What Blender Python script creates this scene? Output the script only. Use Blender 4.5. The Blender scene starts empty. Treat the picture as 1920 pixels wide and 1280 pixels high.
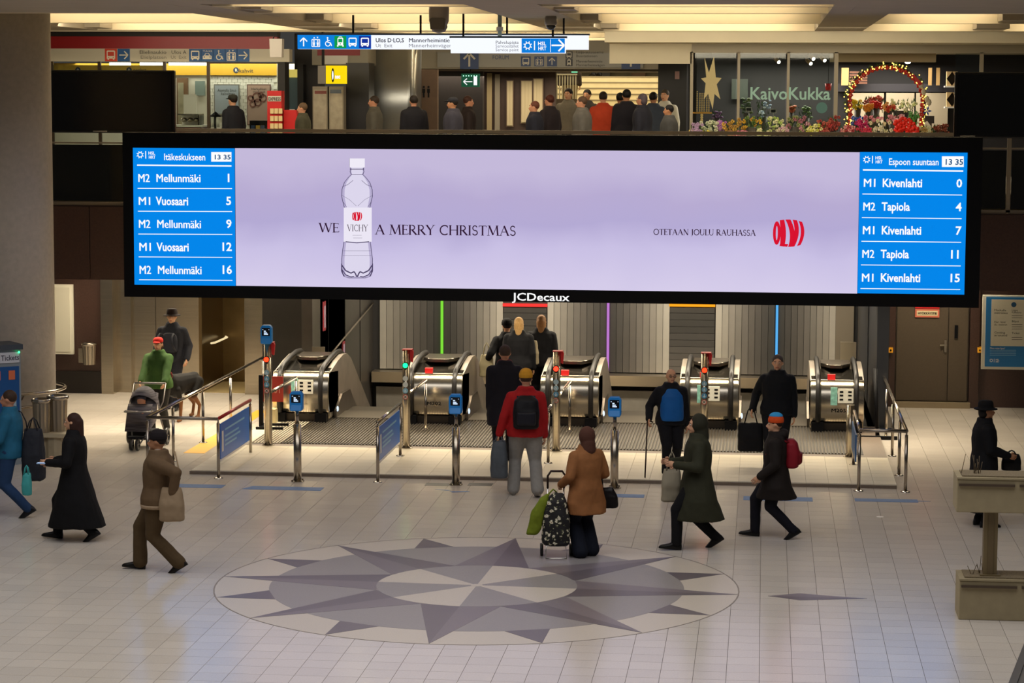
import bpy, math, random
from mathutils import Vector, Matrix, noise
random.seed(7)
S = bpy.context.scene
COL = S.collection
# ---------------------------------------------------------------- camera, world, exposure, lights
CF, CP, CR, CH, CY = 4505.234, .102767105, .00411377634, 5.7, .1042616   # focal px, pitch, roll, height, yaw
_r0 = Matrix(((1,0,0),(0,0,-1),(0,1,0)))
_rp = Matrix(((1,0,0),(0,math.cos(CP),-math.sin(CP)),(0,math.sin(CP),math.cos(CP))))
_rr = Matrix(((math.cos(CR),-math.sin(CR),0),(math.sin(CR),math.cos(CR),0),(0,0,1)))
_g = Matrix(((math.cos(CY),-math.sin(CY),0),(math.sin(CY),math.cos(CY),0),(0,0,1)))
CM = _rr @ _rp @ _r0 @ _g.transposed()        # world -> camera (x right, y down, z forward)
cd = bpy.data.cameras.new('camera'); cd.sensor_width = 36; cd.lens = 36*CF/1920; cd.clip_end = 300
cam = bpy.data.objects.new('camera', cd); COL.objects.link(cam)
cam.matrix_world = Matrix.Translation((0,0,CH)) @ Matrix((CM[0], -CM[1], -CM[2])).transposed().to_4x4()
S.camera = cam
def ray(px, py):
    return CM.transposed() @ Vector(((px-960)/CF, (py-640)/CF, 1))
def F(px, py, z=0):
    d = ray(px, py); t = (z-CH)/d.z; return (d.x*t, d.y*t)
def A(px, py, Y):
    d = ray(px, py); t = Y/d.y; return (d.x*t, CH+d.z*t)

S.view_settings.view_transform = 'Standard'; S.view_settings.look = 'None'
S.view_settings.gamma = 1; S.view_settings.use_curve_mapping = False
S.view_settings.exposure = 0.0
w = bpy.data.worlds.new('world'); S.world = w; w.use_nodes = True
w.node_tree.nodes['Background'].inputs[0].default_value = (.9,.86,.8,1)
w.node_tree.nodes['Background'].inputs[1].default_value = .05
def area(name, loc, sx, sy, power, col, rot=(0,0,0), spread=180):
    l = bpy.data.lights.new(name, 'AREA'); l.shape = 'RECTANGLE'; l.size = sx; l.size_y = sy
    l.energy = power; l.color = col; l.spread = math.radians(spread)
    o = bpy.data.objects.new(name, l); COL.objects.link(o); o.location = loc; o.rotation_euler = rot
    return o
WARM = (1,.86,.64)
area('lamp_lower_hall', (-4.5,43.2,2.78), 17, .5, 620, WARM, (math.radians(-12),0,0))
area('lamp_lower_hall_rear', (-11.5,45.5,2.8), 3, .4, 90, WARM)
area('lamp_gate_line', (-4.5,39.9,3.2), 15, .6, 720, WARM, (math.radians(-6),0,0), 130)
area('fill_atrium', (-4,23,9.6), 20, 11, 1250, (.97,.95,.97))  # added fill light, unseen, brightens the foreground floor
area('lamp_shaft', (-3.1,47,2.7), 9.5, .5, 330, (1,.9,.74), (math.radians(35),0,0))
area('fill_concourse', (-5,43.4,6.8), 16, 1, 360, WARM, (math.radians(38),0,0))  # unseen fill, tilted back to brighten the kiosk sign strip
area('fill_corridor_sign', (-4,50.6,6.7), 8, .5, 90, WARM, (math.radians(40),0,0))  # added fill so the corridor way sign reads, no fixture there
area('lamp_kiosk', (-12,50,6.3), 5, 1.5, 150, (1,.95,.8))
area('lamp_florist', (1.2,50.2,6.35), 4.4, 1.4, 240, (1,.9,.75))
area('lamp_stair', (-4,62,7.6), 6, 4, 260, (1,.88,.66))
area('lamp_stair_mouth', (-5,56,6.1), 6, 1, 110, (1,.8,.6))

# ---------------------------------------------------------------- helpers
def lin(c):
    c = c/255; return c/12.92 if c <= .04045 else ((c+.055)/1.055)**2.4
def rgb(h):
    return (lin(int(h[0:2],16)), lin(int(h[2:4],16)), lin(int(h[4:6],16)), 1)
MC = {}
def M(h, rough=.6, metal=0, emit=0, var=0, scale=8, bump=0, name=None, island=0, stretch=None, spec=None):
    key = (h, rough, metal, emit, var, scale, bump, island, stretch, spec)
    if key in MC: return MC[key]
    m = bpy.data.materials.new(name or 'mat_'+h); m.use_nodes = True; nt = m.node_tree; b = nt.nodes['Principled BSDF']
    c = rgb(h)
    b.inputs['Base Color'].default_value = c; b.inputs['Roughness'].default_value = rough; b.inputs['Metallic'].default_value = metal
    if spec is not None: b.inputs['Specular IOR Level'].default_value = spec
    if emit:
        b.inputs['Emission Color'].default_value = c; b.inputs['Emission Strength'].default_value = emit
        b.inputs['Base Color'].default_value = (0,0,0,1); b.inputs['Specular IOR Level'].default_value = .1
    if var or bump:
        tc = nt.nodes.new('ShaderNodeTexCoord'); no = nt.nodes.new('ShaderNodeTexNoise')
        no.inputs['Scale'].default_value = scale; no.inputs['Detail'].default_value = 5
        src = tc.outputs['Object']
        if stretch:
            mp = nt.nodes.new('ShaderNodeMapping'); mp.inputs['Scale'].default_value = stretch
            nt.links.new(src, mp.inputs[0]); src = mp.outputs[0]
        nt.links.new(src, no.inputs['Vector'])
        if var:
            mr = nt.nodes.new('ShaderNodeMapRange'); mr.inputs['From Min'].default_value = .3; mr.inputs['From Max'].default_value = .7
            mr.inputs['To Min'].default_value = 1-var; mr.inputs['To Max'].default_value = 1+var
            nt.links.new(no.outputs['Fac'], mr.inputs['Value'])
            vm = nt.nodes.new('ShaderNodeVectorMath'); vm.operation = 'SCALE'; vm.inputs[0].default_value = c[:3]
            fac = mr.outputs[0]
            if island:
                ge = nt.nodes.new('ShaderNodeNewGeometry'); oi = nt.nodes.new('ShaderNodeObjectInfo')
                ad = nt.nodes.new('ShaderNodeMath'); ad.operation = 'ADD'
                nt.links.new(ge.outputs['Random Per Island'], ad.inputs[0]); nt.links.new(oi.outputs['Random'], ad.inputs[1])
                fr = nt.nodes.new('ShaderNodeMath'); fr.operation = 'FRACT'; nt.links.new(ad.outputs[0], fr.inputs[0])
                m2 = nt.nodes.new('ShaderNodeMapRange'); m2.inputs['To Min'].default_value = 1-island; m2.inputs['To Max'].default_value = 1+island
                nt.links.new(fr.outputs[0], m2.inputs['Value'])
                mu = nt.nodes.new('ShaderNodeMath'); mu.operation = 'MULTIPLY'
                nt.links.new(fac, mu.inputs[0]); nt.links.new(m2.outputs[0], mu.inputs[1]); fac = mu.outputs[0]
            nt.links.new(fac, vm.inputs['Scale']); nt.links.new(vm.outputs[0], b.inputs['Base Color'])
        if bump:
            bu = nt.nodes.new('ShaderNodeBump'); bu.inputs['Strength'].default_value = bump; bu.inputs['Distance'].default_value = .02
            nt.links.new(no.outputs['Fac'], bu.inputs['Height']); nt.links.new(bu.outputs[0], b.inputs['Normal'])
    MC[key] = m; return m

class MB:
    def __init__(s): s.v=[]; s.f=[]; s.m=[]; s.sm=[]; s.mats=[]; s.cur=0; s.smooth=False
    def mat(s, m, smooth=None):
        if m not in s.mats: s.mats.append(m)
        s.cur = s.mats.index(m)
        if smooth is not None: s.smooth = smooth
        return s
    def face(s, idx): s.f.append(idx); s.m.append(s.cur); s.sm.append(s.smooth)
    def poly(s, pts): n=len(s.v); s.v += [tuple(p) for p in pts]; s.face(list(range(n,n+len(pts))))
    def box(s, x0,x1,y0,y1,z0,z1):
        n=len(s.v); s.v += [(x,y,z) for z in (z0,z1) for y in (y0,y1) for x in (x0,x1)]
        for q in ((0,2,3,1),(4,5,7,6),(0,1,5,4),(2,6,7,3),(0,4,6,2),(1,3,7,5)): s.face([n+i for i in q])
        return s
    def prism(s, pts, d0, d1, axis='y'):
        n=len(s.v); k=len(pts)
        for d in (d0,d1):
            for a,b in pts:
                s.v.append({'x':(d,a,b),'y':(a,d,b),'z':(a,b,d)}[axis])
        s.smooth, t = False, s.smooth
        s.face([n+i for i in range(k)][::-1]); s.face([n+k+i for i in range(k)])
        s.smooth = t
        for i in range(k): j=(i+1)%k; s.face([n+i,n+j,n+k+j,n+k+i])
        return s
    def loft(s, rings, cap=True, closed=True):
        n=len(s.v); k=len(rings[0])
        for r in rings: s.v += [tuple(p) for p in r]
        for a in range(len(rings)-1):
            for i in range(k if closed else k-1):
                j=(i+1)%k; s.face([n+a*k+i,n+a*k+j,n+(a+1)*k+j,n+(a+1)*k+i])
        if cap:
            s.face([n+i for i in range(k)][::-1]); s.face([n+(len(rings)-1)*k+i for i in range(k)])
        return s
    def tube(s, pts, r, k=10, cap=True):
        pts=[Vector(p) for p in pts]; rs = r if isinstance(r,(list,tuple)) else [r]*len(pts); rings=[]; up=None
        for i,p in enumerate(pts):
            d=(pts[min(i+1,len(pts)-1)]-pts[max(i-1,0)]).normalized()
            if up is None: up = Vector((0,0,1)) if abs(d.z)<.9 else Vector((0,1,0))
            a=d.cross(up)
            if a.length<1e-4: a=d.cross(Vector((1,0,0)))
            a.normalize(); b=a.cross(d).normalized(); up=b
            rings.append([p+rs[i]*(math.cos(t)*a+math.sin(t)*b) for t in [2*math.pi*j/k for j in range(k)]])
        s.smooth, t0 = True, s.smooth
        s.loft(rings, cap); s.smooth=t0; return s
    def lathe(s, prof, c=(0,0,0), k=24, cap=True):
        rings=[[(c[0]+r*math.cos(2*math.pi*j/k), c[1]+r*math.sin(2*math.pi*j/k), c[2]+z) for j in range(k)] for r,z in prof]
        s.loft(rings, cap); return s
    def ball(s, c, r, k=10, n=6):
        rx,ry,rz = r if isinstance(r,(list,tuple)) else (r,r,r)
        rings=[]
        for i in range(n+1):
            t=math.pi*(i+.02)/(n+.04); rr=math.sin(t)
            rings.append([(c[0]+rx*rr*math.cos(2*math.pi*j/k), c[1]+ry*rr*math.sin(2*math.pi*j/k), c[2]-rz*math.cos(t)) for j in range(k)])
        s.smooth, t0 = True, s.smooth
        s.loft(rings); s.smooth=t0; return s
    def mesh(s, name):
        me = bpy.data.meshes.new(name); me.from_pydata(s.v, [], s.f)
        for m in s.mats: me.materials.append(m)
        me.polygons.foreach_set('material_index', s.m); me.polygons.foreach_set('use_smooth', s.sm); me.update()
        return me
    def build(s, name, parent=None, mat=None, kind=None, local=False, label=None, bevel=0):
        if mat and not s.mats: s.mats=[mat]
        if parent is not None and not local:
            o0 = world_loc(parent); s.v=[(x-o0[0],y-o0[1],z-o0[2]) for x,y,z in s.v]
        o = bpy.data.objects.new(name, s.mesh(name)); COL.objects.link(o)
        if parent is not None: o.parent = parent
        if kind: o['kind']=kind
        if label: o['label']=label
        if bevel:
            b=o.modifiers.new('b','BEVEL'); b.width=bevel; b.segments=2; b.limit_method='ANGLE'
        return o
def world_loc(o):
    l=Vector((0,0,0))
    while o is not None: l+=o.location; o=o.parent
    return l
def thing(name, label, cat, loc=(0,0,0), group=None, rz=0):
    o=bpy.data.objects.new(name,None); COL.objects.link(o); o.location=loc; o.rotation_euler=(0,0,rz)
    o.empty_display_size=.1; o['label']=label; o['category']=cat
    if group: o['group']=group
    return o
def tag(o,label,cat,group=None):
    o['label']=label; o['category']=cat
    if group: o['group']=group
    return o
def struct(o): o['kind']='structure'; return o
def bx(x0,x1,y0,y1,z0,z1,m): return MB().mat(m).box(x0,x1,y0,y1,z0,z1)
def dup(root, loc=None, label=None):
    r=root.copy(); COL.objects.link(r)
    if loc is not None: r.location=loc
    if label: r['label']=label
    for ch in list(root.children):
        c=ch.copy(); COL.objects.link(c); c.parent=r
        for g in ch.children:
            d=g.copy(); COL.objects.link(d); d.parent=c
    return r

# flat print on a plane facing the hall (y = const): px-> points through A()
class Flat:
    def __init__(s, Y, m): s.Y=Y; s.mb=MB().mat(m)
    def poly(s, pts): s.mb.poly([(x,s.Y,z) for x,z in pts]); return s
    def rect(s,x0,x1,z0,z1): return s.poly([(x0,z0),(x1,z0),(x1,z1),(x0,z1)])
    def disc(s,x,z,r,k=20,rz=None): return s.poly([(x+r*math.cos(2*math.pi*i/k), z+(rz or r)*math.sin(2*math.pi*i/k)) for i in range(k)])
    def line(s,pts,w):
        for (a,b),(c,d) in zip(pts,pts[1:]):
            l=math.hypot(c-a,d-b) or 1; nx,nz=-(d-b)/l*w/2,(c-a)/l*w/2
            s.poly([(a-nx,b-nz),(c-nx,d-nz),(c+nx,d+nz),(a+nx,b+nz)])
        return s
    def arc(s,x,z,r,w,a0=0,a1=360,k=20,rz=None):
        rz=rz or r
        p=[(math.radians(a0+(a1-a0)*i/k)) for i in range(k+1)]
        for a,b in zip(p,p[1:]):
            s.poly([(x+(r-w/2)*math.cos(a),z+(rz-w/2)*math.sin(a)),(x+(r+w/2)*math.cos(a),z+(rz+w/2)*math.sin(a)),
                    (x+(r+w/2)*math.cos(b),z+(rz+w/2)*math.sin(b)),(x+(r-w/2)*math.cos(b),z+(rz-w/2)*math.sin(b))])
        return s
    def build(s,name,parent,label=None): return s.mb.build(name,parent,label=label)
FIT=[]
def text(s, x0, z0, h, Y, m, parent, width=None, align='LEFT', name='lettering', bold=.0, mirror=False, rz=0, space=1):
    """flat lettering standing on baseline z0, cap height h, facing -y"""
    if bold and 'M' in s:
        text(s,x0+.045*h,z0,h,Y-.0006,m,parent,width,align,name,0,mirror,rz,space); bold=0
    cu=bpy.data.curves.new(name,'FONT'); cu.body=s; cu.size=h/.73; cu.align_x=align; cu.offset=bold*h; cu.resolution_u=2
    cu.space_character=space
    cu.materials.append(m)
    o=bpy.data.objects.new(name,cu); COL.objects.link(o); o.parent=parent
    o0=world_loc(parent) if parent else Vector((0,0,0))
    o.location=Vector((x0,Y,z0))-o0; o.rotation_euler=(math.radians(90),0,rz)
    if mirror: o.scale.x=-1
    if width: FIT.append((o,width))
    return o
def ptext(s, px0, px1, py, hpx, Y, m, parent, **k):
    """lettering whose baseline starts at photo point (px0,py) on the plane Y"""
    x0,z0=A(px0,py,Y); x1,_=A(px1,py,Y); _,z1=A(px0,py-hpx,Y)
    return text(s,x0,z0,z1-z0,Y,m,parent,width=x1-x0,**k)
def prect(fl, px0,py0,px1,py1):
    a=A(px0,py0,fl.Y); b=A(px1,py0,fl.Y); c=A(px1,py1,fl.Y); d=A(px0,py1,fl.Y)
    fl.poly([d,c,b,a]); return fl
# engraved roman capitals: strokes (x0,z0,x1,z1,width) and arcs ('a',cx,cz,rx,rz,a0,a1,width)
T,N=.13,.05
SER={'W':(1.25,[(.08,1,.36,0,T),(.36,0,.62,1,N),(.60,1,.9,0,T),(.9,0,1.16,1,N)],[(.08,1),(.61,1),(1.16,1)]),
'E':(.62,[(.14,0,.14,1,T),(.14,.97,.55,.97,N),(.14,.52,.46,.52,N),(.14,.03,.58,.03,N),(.55,.97,.55,.86,N),(.58,.03,.6,.16,N),(.46,.6,.46,.44,N)],[(.14,0),(.14,1)]),
'A':(.9,[(.1,0,.44,1,N),(.42,1,.78,0,T),(.22,.36,.64,.36,N)],[(.1,0),(.78,0)]),
'M':(1.1,[(.12,0,.2,1,N),(.2,1,.54,.05,T),(.54,.05,.88,1,N),(.88,1,.96,0,T)],[(.12,0),(.96,0),(.18,1),(.9,1)]),
'R':(.78,[(.14,0,.14,1,T),(.32,.5,.7,0,T),(.14,.97,.34,.97,N),(.14,.5,.34,.5,N),('a',.34,.735,.21,.235,-90,90,.09)],[(.14,0),(.14,1),(.72,0)]),
'Y':(.8,[(.08,1,.4,.48,T),(.4,.48,.7,1,N),(.4,.5,.4,0,T)],[(.08,1),(.7,1),(.4,0)]),
'C':(.86,[('a',.5,.5,.4,.48,50,310,.1),(.76,.87,.76,.72,N)],[]),
'H':(.92,[(.14,0,.14,1,T),(.76,0,.76,1,T),(.14,.52,.76,.52,N)],[(.14,0),(.14,1),(.76,0),(.76,1)]),
'I':(.34,[(.16,0,.16,1,T)],[(.16,0),(.16,1)]),
'S':(.6,[('a',.29,.74,.19,.24,20,270,.08),('a',.29,.26,.21,.24,-160,90,.09)],[]),
'T':(.76,[(.37,0,.37,1,T),(.05,.97,.7,.97,N),(.06,.98,.06,.84,N),(.69,.98,.69,.84,N)],[(.37,0)]),
'O':(.98,[('a',.48,.5,.4,.48,0,360,.1)],[]),
'N':(.95,[(.14,0,.14,1,N),(.14,1,.78,0,T),(.78,0,.78,1,N)],[(.14,0),(.14,1),(.78,1)]),
'J':(.4,[(.2,0,.2,1,T),(.2,0,.08,-.2,N)],[(.2,1)]),
'U':(.88,[(.14,.35,.14,1,T),(.72,.35,.72,1,N),('a',.43,.35,.29,.34,180,360,.08)],[(.14,1),(.72,1)]),
'L':(.62,[(.14,0,.14,1,T),(.14,.03,.58,.03,N),(.58,.03,.6,.18,N)],[(.14,0),(.14,1)]),
'V':(.85,[(.08,1,.42,0,T),(.42,0,.72,1,N)],[(.08,1),(.72,1)]),' ':(.38,[],[])}
def serif(s, px0, px1, py, hpx, Y, m, parent, name='lettering', wt=1.0):
    x0,z0=A(px0,py,Y); x1,_=A(px1,py,Y); h=A(px0,py-hpx,Y)[1]-z0
    tot=sum(SER[c][0] for c in s); kx=(x1-x0)/(tot*h); fl=Flat(Y,m); x=x0
    for c in s:
        adv,st,sf=SER[c]
        for q in st:
            if q[0]=='a': fl.arc(x+q[1]*h*kx,z0+q[2]*h,q[3]*h*kx,q[7]*h*wt,q[5],q[6],16,rz=q[4]*h)
            else: fl.line([(x+q[0]*h*kx,z0+q[1]*h),(x+q[2]*h*kx,z0+q[3]*h)],q[4]*h*wt)
        for a,b in sf: fl.rect(x+(a-.12)*h*kx,x+(a+.12)*h*kx,z0+b*h-.025*h,z0+b*h+.025*h)
        x+=adv*h*kx
    return fl.build(name,parent)
# pictograms on a unit square centred (cx,cz), size s
def picto(kind, cx, cz, s, Y, bg, fg, parent):
    f=Flat(Y,bg).rect(cx-s/2,cx+s/2,cz-s/2,cz+s/2); o=f.build('pictogram',parent)
    g=Flat(Y-.004,fg); P=lambda *q:[(cx+a*s,cz+b*s) for a,b in q]
    if kind=='right': g.line(P((-.36,0),(.32,0)),.09*s).line(P((.05,.3),(.34,0),(.05,-.3)),.09*s)
    elif kind=='left': g.line(P((.36,0),(-.32,0)),.09*s).line(P((-.05,.3),(-.34,0),(-.05,-.3)),.09*s)
    elif kind=='up': g.line(P((0,-.36),(0,.32)),.1*s).line(P((-.3,.04),(0,.34),(.3,.04)),.1*s)
    elif kind=='down': g.line(P((0,.36),(0,-.32)),.12*s).line(P((-.3,-.04),(0,-.34),(.3,-.04)),.12*s)
    elif kind=='lift':
        g.line(P((-.33,-.38),(.33,-.38),(.33,.2),(-.33,.2),(-.33,-.38)),.06*s)
        for a in (-.16,.16): g.disc(cx+a*s,cz+.08*s,.07*s,10).poly(P((a-.1,-.02),(a+.1,-.02),(a+.06,-.32),(a-.06,-.32)))
        g.poly(P((-.22,.3),(-.06,.3),(-.14,.42))).poly(P((.06,.42),(.22,.42),(.14,.3)))
    elif kind=='wheelchair':
        g.arc(cx-.02*s,cz-.14*s,.2*s,.07*s,110,380); g.disc(cx-.04*s,cz+.34*s,.07*s,10)
        g.line(P((-.04,.26),(-.02,-.04),(.2,-.06),(.3,-.32)),.08*s).line(P((-.02,.12),(.16,.12)),.06*s)
    elif kind in('bus','tram','train','taxi'):
        if kind=='taxi': g.poly(P((-.36,-.3),(.36,-.3),(.36,-.06),(.24,0),(.14,.16),(-.14,.16),(-.24,0),(-.36,-.06))); 
        else:
            w=.34 if kind!='tram' else .24
            g.poly(P((-w,-.28),(w,-.28),(w,.3),(w-.06,.36),(-w+.06,.36),(-w,.3)))
            g.rect(cx-.28*s,cx-.16*s,cz-.38*s,cz-.26*s).rect(cx+.16*s,cx+.28*s,cz-.38*s,cz-.26*s)
            if kind=='tram': g.line(P((-.14,.4),(0,.46),(.14,.4)),.05*s)
        b2=Flat(Y-.008,bg)
        if kind=='taxi': b2.poly(P((-.17,0),(.17,0),(.1,.12),(-.1,.12))).disc(cx-.24*s,cz-.14*s,.05*s,8).disc(cx+.24*s,cz-.14*s,.05*s,8)
        elif kind=='tram': b2.rect(cx-.17*s,cx+.17*s,cz-.02*s,cz+.26*s).disc(cx,cz-.15*s,.05*s,8)
        else: b2.rect(cx-.26*s,cx+.26*s,cz-.08*s,cz+.26*s).rect(cx-.24*s,cx-.14*s,cz-.22*s,cz-.16*s).rect(cx+.14*s,cx+.24*s,cz-.22*s,cz-.16*s)
        b2.build('mark',o)
    elif kind=='gear':
        g.arc(cx,cz,.26*s,.1*s,0,360)
        for i in range(8):
            a=i*math.pi/4+.39; g.line([(cx+.3*s*math.cos(a),cz+.3*s*math.sin(a)),(cx+.44*s*math.cos(a),cz+.44*s*math.sin(a))],.1*s)
    elif kind=='wc':
        for a in (-.2,.2): g.disc(cx+a*s,cz+.36*s,.1*s,10).rect(cx+(a-.11)*s,cx+(a+.11)*s,cz-.06*s,cz+.22*s).rect(cx+(a-.07)*s,cx+(a+.07)*s,cz-.42*s,cz-.06*s)
    elif kind=='no': g.arc(cx,cz,.4*s,.09*s).line(P((-.25,.25),(.25,-.25)),.09*s).line(P((-.25,-.25),(.25,.25)),.12*s)
    g.build('mark',o); return o
def transit_logo(px0,py,hpx,Y,m,parent):
    """sun-like gear ring, bar and two short letter rows"""
    x0,z0=A(px0,py,Y); h=A(px0,py-hpx,Y)[1]-z0
    g=Flat(Y,m); g.arc(x0+h/2,z0+h/2,.3*h,.1*h)
    for i in range(8):
        a=i*math.pi/4+.39; g.line([(x0+h/2+.34*h*math.cos(a),z0+h/2+.34*h*math.sin(a)),(x0+h/2+.5*h*math.cos(a),z0+h/2+.5*h*math.sin(a))],.11*h)
    g.rect(x0+1.2*h,x0+1.32*h,z0,z0+h); g.build('emblem',parent)
    text('HSL',x0+1.62*h,z0+.54*h,.42*h,Y,m,parent,width=.9*h,bold=.03); text('HRT',x0+1.66*h,z0,.42*h,Y,m,parent,width=.9*h,bold=.03)
def barrel_logo(px0,px1,py0,py1,Y,m,parent,name='emblem'):
    """red barrel-shaped wordmark O L V I, bars bulging like staves"""
    x0,z1=A(px0,py0,Y); x1,z0=A(px1,py1,Y); w=x1-x0; h=z1-z0; f=Flat(Y,m)
    def W(u,v):   # u 0..1, v -1..1 warp into barrel
        c=1-.30*(2*u-1)**2 if False else 1-.24*abs(2*u-1)**2.2
        bulge=(1-v*v)*.10*(1 if u>.4 else (-1 if u<.12 else 0.2+u))
        return (x0+w*min(1.02,max(-.02,u*.94+bulge*(.9 if u>.3 else .4)+.0)), (z0+z1)/2+h/2*v*c)
    def bar(u0,u1,a0,a1,va=-1,vb=1,n=10):
        for i in range(n):
            t0,t1=i/n,(i+1)/n; v0=va+(vb-va)*t0; v1=va+(vb-va)*t1
            l0=u0+(a0-u0)*t0; l1=u0+(a0-u0)*t1; r0=u1+(a1-u1)*t0; r1=u1+(a1-u1)*t1
            f.poly([W(l0,v0),W(r0,v0),W(r1,v1),W(l1,v1)])
    cx,rx=.125,.115
    for i in range(24):
        a,b=2*math.pi*i/24,2*math.pi*(i+1)/24
        f.poly([(x0+w*(cx+.028*math.cos(a)),(z0+z1)/2+h*.26*math.sin(a)),(x0+w*(cx+rx*math.cos(a)),(z0+z1)/2+h*.43*math.sin(a)),
                (x0+w*(cx+rx*math.cos(b)),(z0+z1)/2+h*.43*math.sin(b)),(x0+w*(cx+.028*math.cos(b)),(z0+z1)/2+h*.26*math.sin(b))])
    bar(.24,.38,.22,.36); bar(.22,.47,.24,.47,-1,-.8,2)
    bar(.50,.66,.40,.56); bar(.56,.70,.63,.77); bar(.78,.89,.82,.93)
    return f.build(name,parent)

# ---------------------------------------------------------------- materials
STEEL=M('b4aa98',.24,1,var=.08,scale=3,stretch=(.3,1,14),name='brushed_steel')
STEELD=M('7d746a',.3,1,var=.1,scale=6,name='dark_steel')
TUBE=M('a39a8e',.22,1,name='polished_tube')
BLACK=M('09090c',.5,spec=.15); RUBBER=M('131110',.35); DARK=M('17130f',.6)
GRAN=M('3f2c25',.35,var=.18,scale=40,name='brown_granite'); GRAND=M('1c1511',.4,var=.2,scale=30,name='dark_granite')
CREAM=M('e6dcc0',.7,var=.03,scale=2,name='painted_cream'); CONC=M("b3aca4",.85,var=.07,scale=12,bump=.2,name='painted_plaster')
WHITE=M('e8e4da',.6); TILE=M("cdc4b8",.19,var=.05,scale=60,island=.045,name='terrazzo_tile',spec=.8)
PTILE=M('d9cfba',.3,var=.05,scale=60,island=.03,name='pale_platform_tile')
GROUT=M('4d453d',.8); BLUE=M('1487de',.4); RED=M('c01818',.45); YEL=M('d9a21c',.5)
GLASS=None
def glassmat():
    m=bpy.data.materials.new('clear_glass'); m.use_nodes=True; nt=m.node_tree; nt.nodes.clear()
    o=nt.nodes.new('ShaderNodeOutputMaterial'); mix=nt.nodes.new('ShaderNodeMixShader'); t=nt.nodes.new('ShaderNodeBsdfTransparent'); g=nt.nodes.new('ShaderNodeBsdfGlossy')
    g.inputs['Roughness'].default_value=.04; t.inputs[0].default_value=(.86,.9,.88,1); fr=nt.nodes.new('ShaderNodeFresnel'); fr.inputs[0].default_value=1.45
    nt.links.new(fr.outputs[0],mix.inputs[0]); nt.links.new(t.outputs[0],mix.inputs[1]); nt.links.new(g.outputs[0],mix.inputs[2]); nt.links.new(mix.outputs[0],o.inputs[0]); return m
GLASS=glassmat()
# ---------------------------------------------------------------- floor
fb=MB().mat(GROUT)
for r in ((-18,10,12,41.2),(-18,-8.35,41.2,47.2),(1.95,10,41.2,47.2)): fb.box(r[0],r[1],r[2],r[3],-.35,-.006)
floor=struct(fb.build('floor'))
CCX,CCY,CRR=-3.264,27.363,3.048
TS=.325; tiles=[]
for j in range(int((46-14)/TS)):
    for i in range(int(26/TS)):
        x=-17.9+i*TS+.045; y=14+j*TS+.06
        cx,cy=x+TS/2,y+TS/2
        if math.hypot(cx-CCX,cy-CCY)<CRR-.3: continue
        if y+TS>41.1 and -8.7<x<2: continue
        if -8.3<cx<1.75 and 35.4<cy<41.2: continue
        tiles.append((x,y))
def inview(x,y):
    q=CM@Vector((x,y,-CH)); u=960+CF*q.x/q.z; v=640+CF*q.y/q.z
    return -40<u<1960 and v<1320
vis=sorted([t for t in tiles if inview(t[0]+TS/2,t[1]+TS/2)], key=lambda t:t[1])[:300]
vs=set(vis); g=.0022
tm=MB().mat(TILE).box(g,TS-g,g,TS-g,-.03,0)
tme=tm.mesh('floor_tile')
for x,y in vis:
    o=bpy.data.objects.new('floor_tile',tme); COL.objects.link(o); o.parent=floor; o.location=(x,y,0)
rest=MB().mat(TILE)
for x,y in tiles:
    if (x,y) not in vs and not (y<16): rest.box(x+g,x+TS-g,y+g,y+TS-g,-.03,0)
rest.build('floor_tile_field',floor,kind='stuff')
# compass rose inlay
comp=thing('compass_rose','large grey and cream compass rose inlaid in the terrazzo floor','floor inlay',(CCX,CCY,0))
CL=M('c4baac',.3,var=.06,scale=70,name='inlay_cream'); CG=M('8d8886',.3,var=.09,scale=70,name='inlay_grey')
CD=M('625b60',.3,var=.07,scale=70,name='inlay_dark'); CD2=M('746c70',.3,var=.07,scale=70,name='inlay_mid_dark'); LINE=M('7a716a',.5)
def ring(r0,r1,z,m,name,n=96):
    b=MB().mat(m)
    if r0==0: b.prism([(r1*math.cos(2*math.pi*i/n),r1*math.sin(2*math.pi*i/n)) for i in range(n)],-.01,z,'z')
    else: b.loft([[(r*math.cos(2*math.pi*i/n),r*math.sin(2*math.pi*i/n),zz) for i in range(n)] for r,zz in ((r1,-.01),(r1,z),(r0,z))],cap=False)
    return b.build(name,comp,local=True)
ring(3.035,3.048,.0018,LINE,'outline_strip'); ring(0,3.03,.0012,CL,'outer_ring'); ring(0,2.41,.0026,CG,'middle_disc')
ang=lambda k: math.radians(154.84-22.5*k)
def kite(pts,z,m,name): MB().mat(m).prism(pts[::-1] if False else pts,0.0002,z,'z').build(name,comp,local=True)
pc=lambda r,a:(r*math.cos(a),r*math.sin(a))
for k in range(0,16,2):
    a=ang(k); kite([pc(2.41,a+.105),pc(3.03,a),pc(2.41,a-.105)],.0030,CD,'minor_point')
for k in range(1,16,2):
    a=ang(k)
    kite([pc(1.17,a),pc(3.03,a),pc(1.19,a-math.pi/8)],.0038,CD,'major_point')
    kite([pc(1.19,a+math.pi/8),pc(3.03,a),pc(1.17,a)],.0038,CD2,'major_point')
for s in range(8):
    a=ang(15-2*s); b=ang(13-2*s)
    kite([(0,0)]+[pc(1.17,a+(math.pi/4)*i/8) for i in range(9)],.0044,CG if s%2==0 else CL,'centre_sector')
ring(0,.07,.0050,CL,'centre_disc',24)
nd=thing('compass_needle','small dark pointed inlay in the floor beside the compass rose','floor inlay',(0,0,0))
MB().mat(CD2).prism([(.11,27.19),(.47,27.38),(1.23,27.18)],-.01,.002,'z').build('north_half',nd); MB().mat(CD).prism([(.11,27.19),(1.23,27.18),(.47,27.0)],-.01,.002,'z').build('south_half',nd)
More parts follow.
